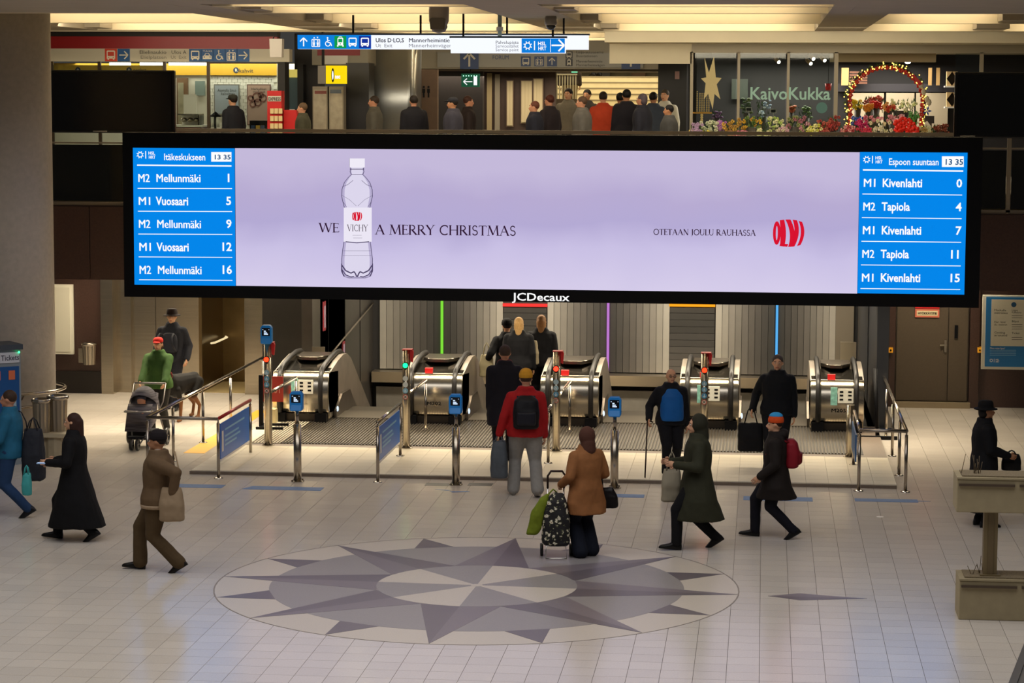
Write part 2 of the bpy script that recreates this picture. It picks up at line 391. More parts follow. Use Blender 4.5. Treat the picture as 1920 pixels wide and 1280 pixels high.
# blue tape strips on the floor
TAPE=M('456a9c',.6,var=.1,scale=20)
for i,(a,b,c,d,lab) in enumerate(((328,907,415,915,'short blue tape strip on the floor before the rail with the big blue board'),(474,911,601,920,'long blue tape strip on the floor before the first card reader pole'),
  (1108,925,1207,933,'blue tape strip on the floor behind the woman in the tan coat'),(1394,930,1524,940,'blue tape strip on the floor behind the person with the red backpack'),(1602,934,1722,942,'blue tape strip with a thin torn tail below the rail by the metal doors'))):
    x0,y1=F(a,b); x1,y0=F(c,d); x2,_=F(a,d)
    m=MB().mat(TAPE).prism([(x0,y0),(x1,y0),(x1,y1),(x0,y1)],0,.003,'z')
    if i==4: m.prism([(x1,y0+.1),(x1+.18,y0+.12),(x1,y0+.16)],0,.003,'z')
    if i==1: m.prism([(x0,y0),(x0,y1),(x0-.1,y0+.02)],0,.003,'z')
    tag(m.build('tape_strip'),lab,'tape strip','blue tape strips')
for i,(a,b,c,d,lab) in enumerate(((800,905,842,911,'dark brown floor inset plate beside the middle card reader pole, nearer the blue board'),(880,905,922,911,'dark brown floor inset plate between the middle card reader and the grey bag'))):
    x0,y1=F(a,b); x1,y0=F(c,d)
    tag(bx(x0,x1,y0,y1,-.004,.002,GRAND).build('floor_plate'),lab,'floor plate','dark floor plates')
x0,y1=F(815,917);x1,y0=F(880,924)
tag(MB().mat(TAPE).prism([(x0,y1),(x0+.25,y1-.06),(x0+.2,y1-.1),(x0+.05,y1-.03)],0,.002,'z').prism([(x1-.25,y0+.02),(x1,y0+.1),(x1-.05,y0+.16),(x1-.3,y0+.1)],0,.002,'z').build('tape_remnant'),'torn remnants of blue tape on the floor below the middle card reader','tape')
tag(MB().mat(YEL).prism([(-9.12,37.05),(-8.78,37.05),(-8.85,42.3),(-9.05,42.3)],0,.003,'z').build('guide_stripe'),'long yellow guiding stripe on the floor beside the gate rail','floor stripe')
tag(MB().mat(WHITE).lathe([(.02,0),(.05,.002),(.05,.004),(.0,.005)],F(1650,969)+(0,),12).build('paper_scrap'),'small white paper scrap on the floor under the tape with the torn tail','scrap')

# raised gate platform
plat=struct(bx(-8.52,1.98,34.98,41.25,-.01,.045,M('6f6154',.5,var=.1,scale=20)).build('floor_platform'))
pt=MB().mat(PTILE); first=[]
for j in range(9):
    for i in range(32):
        x=-8.5+i*.3275; y=35.0+j*.3275
        if y>37.6: continue
        first.append((x,y))
pme=MB().mat(PTILE).box(.002,.3255,.002,.3255,-.02,.012).mesh('platform_tile')
for x,y in first[:256]:
    o=bpy.data.objects.new('platform_tile',pme); COL.objects.link(o); o.parent=plat; o.location=(x,y,.048)
for i,x0 in enumerate((-8.5,1.66)): pass
bx(-8.5,-7.75,37.95,41.2,.045,.058,PTILE).build('side_slab',plat)
gr=MB().mat(M('6f675c',.35,.9)); 
for i in range(190): gr.box(-8.2+i*.0515,-8.2+i*.0515+.024,37.97,41.2,.046,.066)
gr.build('grille_rib',plat,kind='stuff')
bx(-8.25,1.62,37.95,41.2,.044,.05,M('2b2620',.6)).build('grille_tray',plat)

# escalator shaft
sh=struct(bx(-8.4,-8.2,43.2,50.2,-5,2.9,M('413c37',.38,var=.12,scale=5,name='shaft_cladding')).build('wall_shaft_left'))
for y in (44.8,46.6,48.4): bx(-8.2,-8.19,y,y+.02,-4,2.9,BLACK).build('panel_joint',sh)
MB().mat(M('8a7f70',.4,.6)).tube([(-8.16,43.6,.62),(-8.16,49.9,1.3)],.02).build('wall_rail',sh)
struct(bx(1.95,2.15,41.2,50.2,-5,2.9,M('1a1c22',.4)).build('wall_shaft_right'))
struct(bx(-8.4,-8.2,41.2,43.2,-5,.02,DARK).build('wall_shaft_curb'))
struct(bx(-8.4,2.1,41.2,52,-5.2,-5,DARK).build('floor_shaft'))
bw=struct(bx(-8.4,2.2,50.05,50.3,-5,4,M('2c2926',.7)).build('wall_shaft_end'))
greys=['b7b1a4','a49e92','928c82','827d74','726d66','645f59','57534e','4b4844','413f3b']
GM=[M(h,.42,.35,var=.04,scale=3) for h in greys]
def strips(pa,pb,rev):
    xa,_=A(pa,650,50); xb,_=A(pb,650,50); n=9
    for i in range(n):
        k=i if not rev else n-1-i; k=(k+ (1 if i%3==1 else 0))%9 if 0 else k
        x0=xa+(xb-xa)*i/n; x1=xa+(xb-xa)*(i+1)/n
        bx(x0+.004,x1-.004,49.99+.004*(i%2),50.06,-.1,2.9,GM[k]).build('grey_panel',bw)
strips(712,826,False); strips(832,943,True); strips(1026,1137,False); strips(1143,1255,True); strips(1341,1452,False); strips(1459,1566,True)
bx(A(1566,650,50)[0],A(1600,650,50)[0],49.97,50.06,-.1,2.9,M('8a8070',.4,.5)).build('end_panel',bw)
for pa,pb,c in ((943,1026,'e8322e'),(1255,1341,'f59a16')):
    xa,zt=A(pa,574,50); xb,_=A(pb,574,50)
    for i in range(10):
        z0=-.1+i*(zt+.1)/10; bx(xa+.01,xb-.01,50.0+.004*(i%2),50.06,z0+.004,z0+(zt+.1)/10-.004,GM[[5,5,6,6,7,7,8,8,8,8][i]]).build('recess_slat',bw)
    tag(bx(xa,xb,49.95,50.05,zt,zt+.06,M(c,.5,emit=1.3)).build('light_bar'),{'e':'glowing red light bar above the dark wall recess','f':'glowing orange light bar above the dark wall recess'}[c[0]],'light bar')
for px,c,n in ((829,'7fe03a','green'),(1140,'c07ad0','purple'),(1456,'58b0f0','blue')):
    x,_=A(px,650,50); tag(bx(x-.025,x+.025,49.93,50.0,-.1,2.9,M(c,.5,emit=1.0)).build('light_line'),'thin vertical %s light line on the striped grey wall'%n,'light line')
tag(bx(-8.15,1.9,49.55,50.0,-.34,-.12,M('a59884',.3,.8)).build('wall_ledge'),'long steel ledge along the foot of the striped grey wall','ledge')
LP=M('8d867a',.45,.3,var=.05)
lw=thing('shaft_lining','beige grey lining panels below the steel ledge behind the escalators','wall lining',(-3,49.9,-2))
for i in range(5):
    x=-8.1+i*2.0; bx(x+.01,x+1.99,49.8,50.03,-1.05,-.46,LP).build('panel',lw); bx(x+.01,x+1.99,49.84,50.03,-1.7,-1.1,LP).build('panel',lw); bx(x,x+2,49.86,50.03,-3.8,-1.75,M('6a655c',.6,var=.2,scale=30)).build('panel',lw)

# lower walls of the hall
wl=struct(bx(-18,-12.45,44.3,44.6,0,4,GRAN).build('wall_left'))
bx(-18,-12.46,44.26,44.3,.0,.42,GRAND).build('plinth',wl)
tag(bx(-12.45,-12.22,44.2,44.6,0,2.9,STEEL).build('steel_pilaster'),'narrow brushed steel pilaster at the end of the brown wall','pilaster')
lift=struct(MB().mat(STEEL).box(-12.22,-11.95,44.5,44.8,0,2.9).build('wall_lift'))
for x0,x1 in ((-11.95,-11.5),(-11.49,-10.66)): bx(x0,x1,44.62,44.9,0,2.9,STEEL).build('steel_panel',lift)
bx(-10.66,-10.6,44.62,46.4,0,2.9,M('6b5a3e',.3,.9)).build('side_panel',lift)
bx(-10.6,-8.6,46.4,46.6,0,2.9,M('7d6a48',.3,.9,var=.1,scale=4)).build('rear_panel',lift)
bx(-10.6,-9.6,44.7,46.4,-.01,.01,M('a89468',.35)).build('cab_floor',lift)
bx(-9.75,-9.3,44.5,44.9,0,2.9,STEEL).build('steel_pillar',lift)
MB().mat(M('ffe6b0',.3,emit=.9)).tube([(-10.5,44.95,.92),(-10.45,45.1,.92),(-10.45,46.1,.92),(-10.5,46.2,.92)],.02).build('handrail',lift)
bx(-10.66,-9.75,44.6,44.72,2.15,2.9,STEELD).build('lift_header',lift)
struct(bx(-9.3,-8.2,44.0,46.6,0,4,M('15120f',.35,var=.2)).build('wall_dark_left'))
wr=struct(bx(1.95,10,44.5,44.8,0,4,GRAN).build('wall_right'))
bx(1.96,2.32,44.3,44.5,0,2.9,GRAND).build('dark_pier',wr); bx(2.32,2.43,44.35,44.5,0,2.9,GRAN).build('door_pier',wr); bx(3.78,3.95,44.35,44.5,0,2.9,GRAN).build('door_pier',wr)
d1=struct(bx(2.44,3.76,44.42,44.5,.1,2.35,M('4e4438',.5,.2)).build('door_1'))
DM=M('574b3c',.45,.25,var=.05,scale=30)
bx(2.46,3.38,44.38,44.42,.12,2.3,DM).build('door_leaf',d1); bx(3.40,3.74,44.38,44.42,.12,2.3,DM).build('door_leaf',d1)
bx(2.4,3.8,44.25,44.5,0,.1,M('8c7c62',.5)).build('door_sill',d1)
hb=bx(3.32,3.36,44.35,44.38,1.02,1.24,M('b9b0a0',.3,1)); hb.box(3.24,3.36,44.32,44.35,1.14,1.17); hb.build('door_handle',d1)
bx(3.5,3.56,44.35,44.38,1.28,1.52,BLACK).build('card_reader',d1)
sg=thing('warning_sign','red framed warning sign reading HYÖKKÄYSTIE on the metal door','sign',(2.95,44.36,2.1))
xa,za=A(1716,579,44.36); xb,zb=A(1761,595,44.36)
bx(xa,xb,44.35,44.38,zb,za,M('c86a50',.5)).build('board',sg); bx(xa+.03,xb-.03,44.345,44.35,zb+.03,za-.03,M('d8c79c',.5)).build('label_field',sg)
text('HYÖKKÄYSTIE',xa+.05,zb+.055,(za-zb)-.11,44.34,BLACK,sg,width=xb-xa-.1,bold=.05)
bx(xa,xb,44.35,44.38,za+.01,za+.1,RED).build('upper_board',sg)
for px,lab in ((1670,'small yellow call button plate on the dark pier beside the metal door'),(1837,'small yellow call button plate between metal door and framed poster')):
    x,z=A(px,656,44.3); t=thing('call_button',lab,'button',(x,44.3,z),'yellow call buttons')
    bx(x-.04,x+.04,44.26,44.5,z-.045,z+.045,M('f0a818',.5)).build('plate',t); MB().mat(BLACK).ball((x,44.26,z),.018).build('push_knob',t)
x,z=A(1652,581,44.3); t=thing('fire_alarm','small red fire alarm box high on the dark pier','alarm box',(x,44.3,z)); bx(x-.07,x+.07,44.22,44.3,z-.05,z+.1,RED).build('box',t); bx(x-.04,x+.03,44.21,44.22,z,z+.05,WHITE).build('label_field',t)
x,z=A(570,640,43.9)
t=thing('yellow_beacon','small yellow hooded beacon on the dark wall behind the escalators','beacon',(x,43.98,z)); MB().mat(M('e0a020',.4)).lathe([(.05,-.05),(.05,.02),(.035,.05),(0,.06)],(x,43.93,z),14).build('hood',t); bx(x-.03,x+.06,43.9,44,z-.07,z-.05,YEL).build('bracket',t)

# slab, fascia, railing of the upper level
UF=4.0
struct(bx(-18,10,42.3,75,2.9,UF,M('9a917f',.7)).build('floor_upper'))

fa=struct(bx(-18,10,42.0,42.3,2.35,3.68,GRAN).build('wall_fascia'))
for i in range(19): bx(-18+i*1.5+.01,-18+(i+1)*1.5-.01,41.96,42.0,2.37,3.66,GRAN).build('granite_panel',fa)
rail=thing('balcony_railing','glass balcony railing with bronze rails along the upper level','railing',(-4,42.1,3.68))
BR=M('9a8f7e',.4,.5)
bx(-18,10,42.03,42.1,5.0,5.06,BR).build('top_rail',rail); bx(-18,10,42.05,42.1,4.78,4.81,BR).build('mid_rail',rail); bx(-18,10,42.04,42.1,3.68,3.74,BR).build('bottom_rail',rail)
for i in range(15):
    x=-17.2+i*1.94; bx(x,x+.07,42.04,42.1,3.7,5.0,BR).build('post',rail)
    if i<14: bx(x+.08,x+1.93,42.065,42.078,3.76,4.76,M('14140f',.08)).build('glass_panel',rail)
# big round column
cx0,cy0,cr=-12.1,37.4,.78
col=struct(MB().mat(CONC,True).lathe([(cr,0),(cr,7.0)],(cx0,cy0,0),48).build('column'))
rr=thing('column_guard_rail','double chrome guard rail ring around the big round column','guard rail',(cx0,cy0,.8))
for z in (.95,.74): MB().mat(TUBE).tube([(cx0+.93*math.cos(t),cy0+.93*math.sin(t),z) for t in [math.pi*2*i/40 for i in range(41)]],.024,8,False).build('ring',rr)
for i in range(5): a=i*1.256+.3; MB().mat(TUBE).tube([(cx0+cr*math.cos(a)*.98,cy0+cr*math.sin(a)*.98,.84),(cx0+.93*math.cos(a),cy0+.93*math.sin(a),.95)],.014,6).build('bracket',rr)

# ---------------------------------------------------------------- ceiling grid
CB=M('a59a86',.8,var=.04,scale=2,name='ceiling_beam'); CFc=M('dccfb0',.8,name='coffer_face'); LAMP=M('ffe9c2',.5,emit=17,name='fluorescent')
CZ=6.9
ceil=struct(MB().mat(M('c9bd9f',.8)).box(-20,12,29,58,7.75,7.9).box(-20,12,58,80,9.3,9.5).box(-20,12,58,58.1,7.75,9.4).build('ceiling'))
YB=[36.2,41.3,46.2]
for x0,x1,y0,y1 in ((-20,-8.2,32.6,36.2),(1.2,12,32.6,36.2),(-20,12,30.4,32.6)): bx(x0,x1,y0,y1,CZ,7.75,CB).build('soffit_plate',ceil)
for x0,x1 in ((-8.75,-7.75),(-4.1,-3.1),(.9,1.8),(-14,-13),(6.5,7.5)):
    bx(x0,x1,32.6,46.3,CZ+.002,7.75,CB).build('long_beam',ceil)
yb=[33.4,36.2,38.75,41.3,43.75,46.2]
bays=((-18,-14),(-13,-8.75),(-7.75,-4.1),(-3.1,.9),(1.8,6.5))
for y in yb:
    for (x0,x1) in bays:
        if y<36 and (x1<-8 or x0>1.5): continue
        if y in (38.75,43.75): continue
        bx(x0,x1,y,y+.22,CZ,7.7,CFc).build('cross_beam',ceil)
        yb0=y
for y in [33.0,35.8,40.9,45.8]:
    for (x0,x1) in bays:
        if y<36 and (x1<-8 or x0>1.5): continue
        n=max(1,int((x1-x0)/2.2)); L=(x1-x0)/n
        for i in range(n):
            t=bx(x0+i*L+.4,x0+(i+1)*L-.4,y,y+.06,7.16,7.22,LAMP)
            o=t.build('lamp_tube',ceil)
            if i or n==1: _x=x0+i*L; bx(_x-.3+(.3 if i==0 else 0),_x+.3,y-.5,y+.38,6.93,7.74,CB).build('gap_shade_block',ceil)  # block added to stop the light and darken each lamp gap
# lower beam over the shop fronts on the right, further fins in the middle
bx(-3.1,12,46.5,47.2,6.69,6.93,CREAM).build('shop_beam',ceil); bx(-3.1,12,47.0,48,6.69,6.9,CREAM).build('shop_soffit',ceil)
bx(-20,-3.1,46.5,46.7,6.88,7.7,CFc).build('rear_beam',ceil)
for y in (50,52.6,55.4): bx(-8.75,-3.1,y,y+.2,6.86,7.7,CFc).build('cross_beam',ceil); 
for y in (46.2,49.6,52.2): bx(-7.6,-3.3,y,y+.06,7.16,7.22,LAMP).build('lamp_tube',ceil)
# ---------------------------------------------------------------- LED display
YS=37.5
scr=thing('led_display','huge wide LED display in a black casing hanging above the ticket gates','display',(-3.45,YS,2.43))
bx(-10.17,3.32,YS,YS+.35,2.44,5.06,BLACK).build('casing',scr)
bx(-10.0,3.2,YS+.35,YS+.5,2.6,4.9,DARK).build('rear_housing',scr)
for x in (-9,-6,-3.2,0,2.4): bx(x-.06,x+.06,YS+.4,41.99,3.1,3.25,BLACK).build('wall_bracket',scr)
def E(h,k=1,name=None): return M(h,.5,emit=k,name=name)
SB=E('0086ea',1,'screen_blue'); SW=E('ffffff',1.0,'screen_white')
def admat():
    m=bpy.data.materials.new('screen_lavender'); m.use_nodes=True; nt=m.node_tree; b=nt.nodes['Principled BSDF']
    b.inputs['Base Color'].default_value=(0,0,0,1); b.inputs['Emission Strength'].default_value=1; b.inputs['Specular IOR Level'].default_value=.1
    tc=nt.nodes.new('ShaderNodeTexCoord'); sp=nt.nodes.new('ShaderNodeSeparateXYZ'); nt.links.new(tc.outputs['Generated'],sp.inputs[0])
    no=nt.nodes.new('ShaderNodeTexNoise'); no.inputs['Scale'].default_value=2.2; mp=nt.nodes.new('ShaderNodeMapping'); mp.inputs['Scale'].default_value=(4,1,.8)
    nt.links.new(tc.outputs['Generated'],mp.inputs[0]); nt.links.new(mp.outputs[0],no.inputs['Vector'])
    ma=nt.nodes.new('ShaderNodeMath'); ma.operation='MULTIPLY_ADD'; ma.inputs[1].default_value=.28; nt.links.new(no.outputs['Fac'],ma.inputs[0]); nt.links.new(sp.outputs['Z'],ma.inputs[2])
    cr=nt.nodes.new('ShaderNodeValToRGB'); e=cr.color_ramp.elements
    e[0].position=.12; e[0].color=rgb('d6cdea'); e[1].position=1.1 if False else 1.0; e[1].color=rgb('c4b9da')
    for p,c in ((.42,'c9c0e4'),(.62,'b4aad4'),(.8,'b7abd2')): q=e.new(p); q.color=rgb(c)
    nt.links.new(ma.outputs[0],cr.inputs[0]); nt.links.new(cr.outputs[0],b.inputs['Emission Color']); return m
def panel(px0,px1,pt0,pt1,pb0,pb1,m,name):
    q=[A(px0,pb0,YS),A(px1,pb1,YS),A(px1,pt1,YS),A(px0,pt0,YS)]
    x0=(q[0][0]+q[3][0])/2; x1=(q[1][0]+q[2][0])/2; z0=(q[0][1]+q[1][1])/2; z1=(q[2][1]+q[3][1])/2
    return bx(x0,x1,YS-.012,YS,z0,z1,m).build(name,scr)
panel(251,441,277,278,533,536,SB,'departure_panel'); panel(442,1609.5,278,285,536,549.5,admat(),'advert_panel'); panel(1610,1811,285,286,549.5,552,SB,'departure_panel')
YT=YS-.02
def line(x0,y0,x1,y1,w,m=SW):
    a=A(x0,y0,YT); b=A(x1,y1,YT); Flat(YT,m).line([a,b],w).build('rule_line',scr)
def digits(s,px,py):
    x,z=A(px,py,YT); h=A(px,py-16,YT)[1]-z; text(s,x,z,h,YT,SW,scr,align='RIGHT',bold=.03)
for i,(rt,nm,mi) in enumerate((('M2','Mellunmäki','1'),('M1','Vuosaari','5'),('M2','Mellunmäki','9'),('M1','Vuosaari','12'),('M2','Mellunmäki','16'))):
    y=341+i*43
    ptext(rt,258+i*.6,279+i*.6,y,16,YT,SW,scr,bold=.032); ptext(nm,292+i*.7,(374 if len(nm)>8 else 353)+i*.5,y,16,YT,SW,scr,bold=.032)
    digits(mi,434+i*.3,y)
    line(258+i*.7,353+i*42.8,435+i*.2,353.5+i*43,.012)
line(257,309.5,434,311,.022)
ptext('Itäkeskukseen',307,384,300,13,YT,SW,scr,bold=.018); transit_logo(256,297,14,YT,SW,scr)
for i,(rt,nm,mi) in enumerate((('M1','Kivenlahti','0'),('M2','Tapiola','4'),('M1','Kivenlahti','7'),('M2','Tapiola','11'),('M1','Kivenlahti','15'))):
    y=350+i*44.4; d=-.9*i
    ptext(rt,1618+d,(1639 if rt=='M1' else 1640)+d,y,16,YT,SW,scr,bold=.032); ptext(nm,1654+d,(1728 if len(nm)>8 else 1707)+d,y,16,YT,SW,scr,bold=.032)
    digits(mi,1804+d,y+1)
    line(1617+d,363.5+i*44.3,1804+d,365.5+i*44.3,.012)
line(1618,318.5,1806,320.5,.022)
ptext('Espoon suuntaan',1666,1759,309,13,YT,SW,scr,bold=.018); transit_logo(1618,306,14,YT,SW,scr)
TB=E('20507f',1)
for x0,x1,y0,y1 in ((396,434,285,303),(1766,1807,293,313)):
    f=Flat(YT,SW); prect(f,x0,y0,x1,y1).build('clock_field',scr)
    ptext('13 35',x0+4,x1-4,y1-4.5,y1-y0-9,YT-.006,TB,scr,bold=.03)
INK=E('2e1430',1); SR=E('d8102e',1)
serif('WE',598,636,435,17,YT,INK,scr,wt=1.25); serif('A MERRY CHRISTMAS',703,968,439,18,YT,INK,scr,wt=1.25); serif('OTETAAN JOULU RAUHASSA',1225,1417,440,11,YT,INK,scr,wt=1.3)
barrel_logo(1449,1511,411,463,YT,SR,scr)
# the bottle shown on the display
def bz(pts): return pts
prof=[(655,297),(655,313),(657,316),(656,322),(658,327),(652,333),(645,342),(640.5,355),(640,368),(643,381),(645,389),(644.5,452),(642,468),(640,485),(640,500),(642,512),(646,519),(655,521.5),(669.5,521)]
full=prof+[(1339-x,y) for x,y in prof[::-1]][1:]
def shp(pts,m,y,name): 
    n=len(pts)//2; mb=MB().mat(m)
    for i in range(n):
        a,b,c,d=pts[i],pts[i+1],pts[-2-i],pts[-1-i]
        q=[A(*p,y) for p in (a,b,c,d)]; mb.poly([(u,y,v) for u,v in q])
    return mb.build(name,scr)
shp(full,E('585070',1),YT,'bottle_outline')
inner=[(x+1.3 if x<669 else (x-1.3 if x>670 else x),y+(1 if y<300 else -1 if y>519 else 0)) for x,y in full]
shp(inner,E('b7aed0',1),YT-.002,'bottle_body')
inn2=[((669.5+(x-669.5)*.8),y+(3 if y<300 else -3 if y>515 else 0)) for x,y in full]
shp(inn2,E('dcd6ec',1),YT-.004,'bottle_sheen')
f=Flat(YT-.006,E('ebe6f4',1)); prect(f,644.5,389,697,453).build('bottle_label',scr); f=Flat(YT-.006,E('efebf6',1)); prect(f,655.5,297,684,314).build('bottle_cap',scr)
dk=E('4a4062',1)
def pl(pts,w,m=dk): Flat(YT-.008,m).line([A(*p,YT-.008) for p in pts],w).build('bottle_line',scr)
pl([(656,317),(683,317)],.012); pl([(658,327),(681,327)],.008); pl([(648,453),(669,455),(692,453)],.014)
pl([(642,350),(652,346),(662,338)],.006); pl([(697,350),(687,346),(678,338)],.006); pl([(641,366),(655,374),(668,386)],.004); pl([(699,366),(684,374),(671,386)],.004); pl([(643,378),(650,388)],.005); pl([(696,378),(690,388)],.005)
pl([(644,470),(695,470)],.004); pl([(643,479),(696,479)],.004)
for s in (1,-1):
    X=lambda x:669.5+s*(x-669.5)
    pl([(X(641),497),(X(648),507),(X(658),512),(X(664),509),(X(667),514),(X(669),519)],.02); pl([(X(641),505),(X(648),515),(X(658),519),(X(664),518)],.014); pl([(X(640.5),494),(X(640.5),508),(X(645),518)],.016)
barrel_logo(660,680,397,414,YT-.01,SR,scr); serif('VICHY',651,690,433,12,YT-.01,INK,scr,wt=.8)
pl([(661,441),(678,441)],.004); pl([(662,446),(679,446)],.004)
ptext('JCDecaux',962,1070,563,15,YS-.004,E('ffffff',1),scr,bold=.02)

# ---------------------------------------------------------------- hanging signs of the upper level
def hangsign(nm,lab,px0,px1,py0,py1,Y,m,cat='sign',depth=.12,lit=True):
    x0,z1=A(px0,py0,Y); x1,z0=A(px1,py1,Y)
    t=thing(nm,lab,cat,((x0+x1)/2,Y,z0)); bx(x0,x1,Y,Y+depth,z0,z1,m).build('sign_box',t); bx(x0-.02,x1+.02,Y+.01,Y+depth+.01,z1,z1+.03,M('4a5563',.4,.5)).build('top_profile',t)
    return t,x0,x1,z0,z1
WL=E('f4f8ff',1.05,'sign_white'); IB=E('0e7fdd',1); IG=E('0f9a4a',1); IN=E('12309a',1); TXT=E('303038',1); FG=E('ffffff',1)
t,x0,x1,z0,z1=hangsign('wayfinding_sign','long lit white and blue overhead sign pointing to Mannerheimintie',558,1103,65.5,93,38.6,WL)
for x in (x0+.9,x0+2,x0+3.4,x1-.4): bx(x-.015,x+.015,38.65,38.68,z1,6.95,BLACK).build('hanger_rod',t)
s=(A(581,80,38.6)[0]-x0)
for i,(k,c) in enumerate((('up',IB),('lift',IB),('wheelchair',IB),('tram',IG),('bus',IB),('train',IN))): picto(k,x0+s*(i+.5),(z0+z1)/2,s*.97,38.59,c,FG,t)
Flat(38.592,IB).rect(x0,x0+6*s,z0,z1).build('blue_field',t)
for a,b,c,y,h in (('Ulos D·I,O,S',704,757,79,8),('Mannerheimintie',766,842,79,8)): ptext(a,b,c,y,h,38.585,TXT,t,bold=.03)
for a,b,c,y,h in (('Ut  Exit',704,735,88.5,7),('Mannerheimvägen',766,846,88.5,7)): ptext(a,b,c,y,h,38.585,E('707078',1),t)
t,x0,x1,z0,z1=hangsign('service_point_sign','shorter lit overhead sign reading Palvelupiste, hung before the long one',845,1060,71,100,37.9,WL)
for px in (868,1036): x=A(px,70,37.9)[0]; bx(x-.015,x+.015,37.94,37.97,z1,6.95,BLACK).build('hanger_rod',t)
f=Flat(37.89,IB); prect(f,978,72,1059,99).build('blue_field',t)
for i,(a,y) in enumerate((('Palvelupiste',82),('Servicestället',89),('Service point',96))): ptext(a,929,972,y,6,37.885,TXT if i==0 else E('707078',1),t)
transit_logo(981,94,17,37.885,FG,t); f=Flat(37.885,FG); prect(f,1031.5,74,1032.5,98).build('mark',t)
xx,zz=A(1046,85,37.88); g=Flat(37.88,FG); q=.2; g.line([(xx-.1,zz),(xx+.09,zz)],.025).line([(xx+.01,zz+.09),(xx+.1,zz),(xx+.01,zz-.09)],.025).build('mark',t)

# left fascia with red band and sign strip (kiosk front)
YK=47.0
kf=thing('kiosk_facade','kiosk front with red band and cream way sign strip above a glazed shop','shop front',(-11,YK,UF))
x0,z1=A(95,62,YK); x1,_=A(520,62,YK)
RB=M('8f0d12',.4,emit=0); za=A(95,68,YK)[1]; zb=A(95,91,YK)[1]; zc=A(95,115,YK)[1]
bx(-18,x1,YK-.02,YK+.3,zb,za,M('8a0a10',.4)).build('red_band',kf); bx(-18,x1,YK,YK+.3,za,6.9,DARK).build('dark_header',kf)
bx(-18,x1+.25,YK-.06,YK+.25,zc,zb,M('b9b39f',.6)).build('sign_strip',kf)
YI=YK-.07; DB=M('0e4d86',.5); CW=M('d9d2bd',.6); DR=M('c23a20',.5)
s=zb-zc; cz=(zb+zc)/2
for px,k,c in ((208,'bus',DR),(232,'right',DB),(366,'bus',DB),(388.5,'taxi',DB),(411,'wheelchair',DB),(433.5,'lift',DB),(456,'right',DB)): picto(k,A(px,100,YI)[0],cz,s*.98,YI,c,CW,kf)
TD=M('3a3833',.6); TL=M('77736a',.6)
ptext('Elielinaukio',261,311,101,7,YI,TD,kf); ptext('Elielplatsen',263,311,110,6.5,YI,TL,kf); ptext('Ulos A',321,349,101,7,YI,TD,kf); ptext('Ut  Exit',320,349,110,6.5,YI,TL,kf)
ptext('TAXI',380,397,97.5,3.5,YI-.01,CW,kf)
# kiosk glazing, interior
bx(-18,x1,49.9,50.0,UF,zc,M('d8d2c0',.5)).build('back_wall',kf)
tl=MB().mat(M('e5e0d2',.35))
xa=A(388,140,49.9)[0]; xb=A(520,140,49.9)[0]
for j in range(26):
    for i in range(int((xb-xa)/.12)):
        o_=.06*(j%2); tl.box(xa+i*.12+o_+.004,xa+i*.12+o_+.116,49.87,49.9,4.3+j*.07+.003,4.3+j*.07+.067)
tl.build('wall_tile',kf,kind='stuff')
YY=M('c99a22',.5)
z0_=A(390,141,49.85)[1]; z1_=A(390,119,49.85)[1]; bx(-18,xb,49.8,49.86,z0_,z1_,YY).build('yellow_band',kf)
ptext('kahvit',448,474,136,8,49.79,TD,kf); X,Z=A(442.5,131.5,49.79); Flat(49.79,M('24324a',.5)).disc(X,Z,.06).build('emblem',kf); ptext('R',440.5,445,134,5.5,49.78,CW,kf,bold=.04)
X,Z=A(240,131,46.97)
bx(A(98,130,47.1)[0],A(305,130,47.1)[0],47.1,47.14,A(98,134,47.1)[1],A(98,122,47.1)[1],M('c9a030',.5)).build('yellow_fascia',kf)
ptext('perfect',250,274,133.5,6,47.09,TD,kf)
for px in (146,242): X,Z=A(px,131,47.09); Flat(47.09,M('24324a',.5)).disc(X,Z,.055).build('emblem',kf); ptext('R',px-2,px+2,133.5,5,47.08,CW,kf)
for px in (95,184,306,388): x=A(px,200,YK)[0]; bx(x,x+.06,YK,YK+.06,UF,zc,M('453a2e',.4,.6)).build('mullion',kf)
bx(A(523,200,YK)[0]-.02,A(535,200,YK)[0],YK-.02,YK+.4,UF,zc,DARK).build('corner_post',kf)
bx(-17,A(521,200,YK)[0],YK+.02,YK+.03,UF,zc-.02,GLASS).build('glass_panel',kf)
for a,b in ((205,242),(262,305),(316,384)): xa_,zz_=A(a,117,47.8); xb_,_=A(b,117,47.8); bx(xa_,xb_,47.8,47.95,zz_-.06,zz_,E('fff6dc',4)).build('ceiling_lamp',kf)
def poster(nm,lab,p,Y,m,par=None,cat='poster',frame=None,lines=(),txt=()):
    x0,z1=A(p[0],p[1],Y); x1,z0=A(p[2],p[3],Y); t=thing(nm,lab,cat,((x0+x1)/2,Y,z0))
    bx(x0,x1,Y,Y+.03,z0,z1,frame or m).build('frame',t); e=.02; bx(x0+e,x1-e,Y-.006,Y,z0+e,z1-e,m).build('print',t)
    for s_,a,b,y,h,mm in txt: ptext(s_,a,b,y,h,Y-.01,mm,t)
    return t
t=poster('coffee_poster','grey blue framed poster on the tiled kiosk wall, behind the customer',(401,158,449,215),49.8,M('8d949a',.5),frame=M('6a655a',.5),txt=(('Asemalla Sinua',408,443,172,6,TD),('kahvittaa',414,440,178,5.5,TD)))
t=poster('pastry_poster','dusty pink framed poster of cakes on the tiled kiosk wall',(463,158,508,235),49.8,M('a58878',.5),frame=M('6a4a40',.5),txt=(('Herkulliset',471,499,169,5,TD),('makeat',474,497,174,5,TD)))
g=Flat(49.785,M('6e4438',.5))
for px,py,r in ((470,184,.05),(482,182,.09),(493,184,.07),(474,195,.06),(483,192,.07),(489,178,.05)): g.arc(*A(px,py,49.785),r,.03)
g.build('cake_drawing',t)
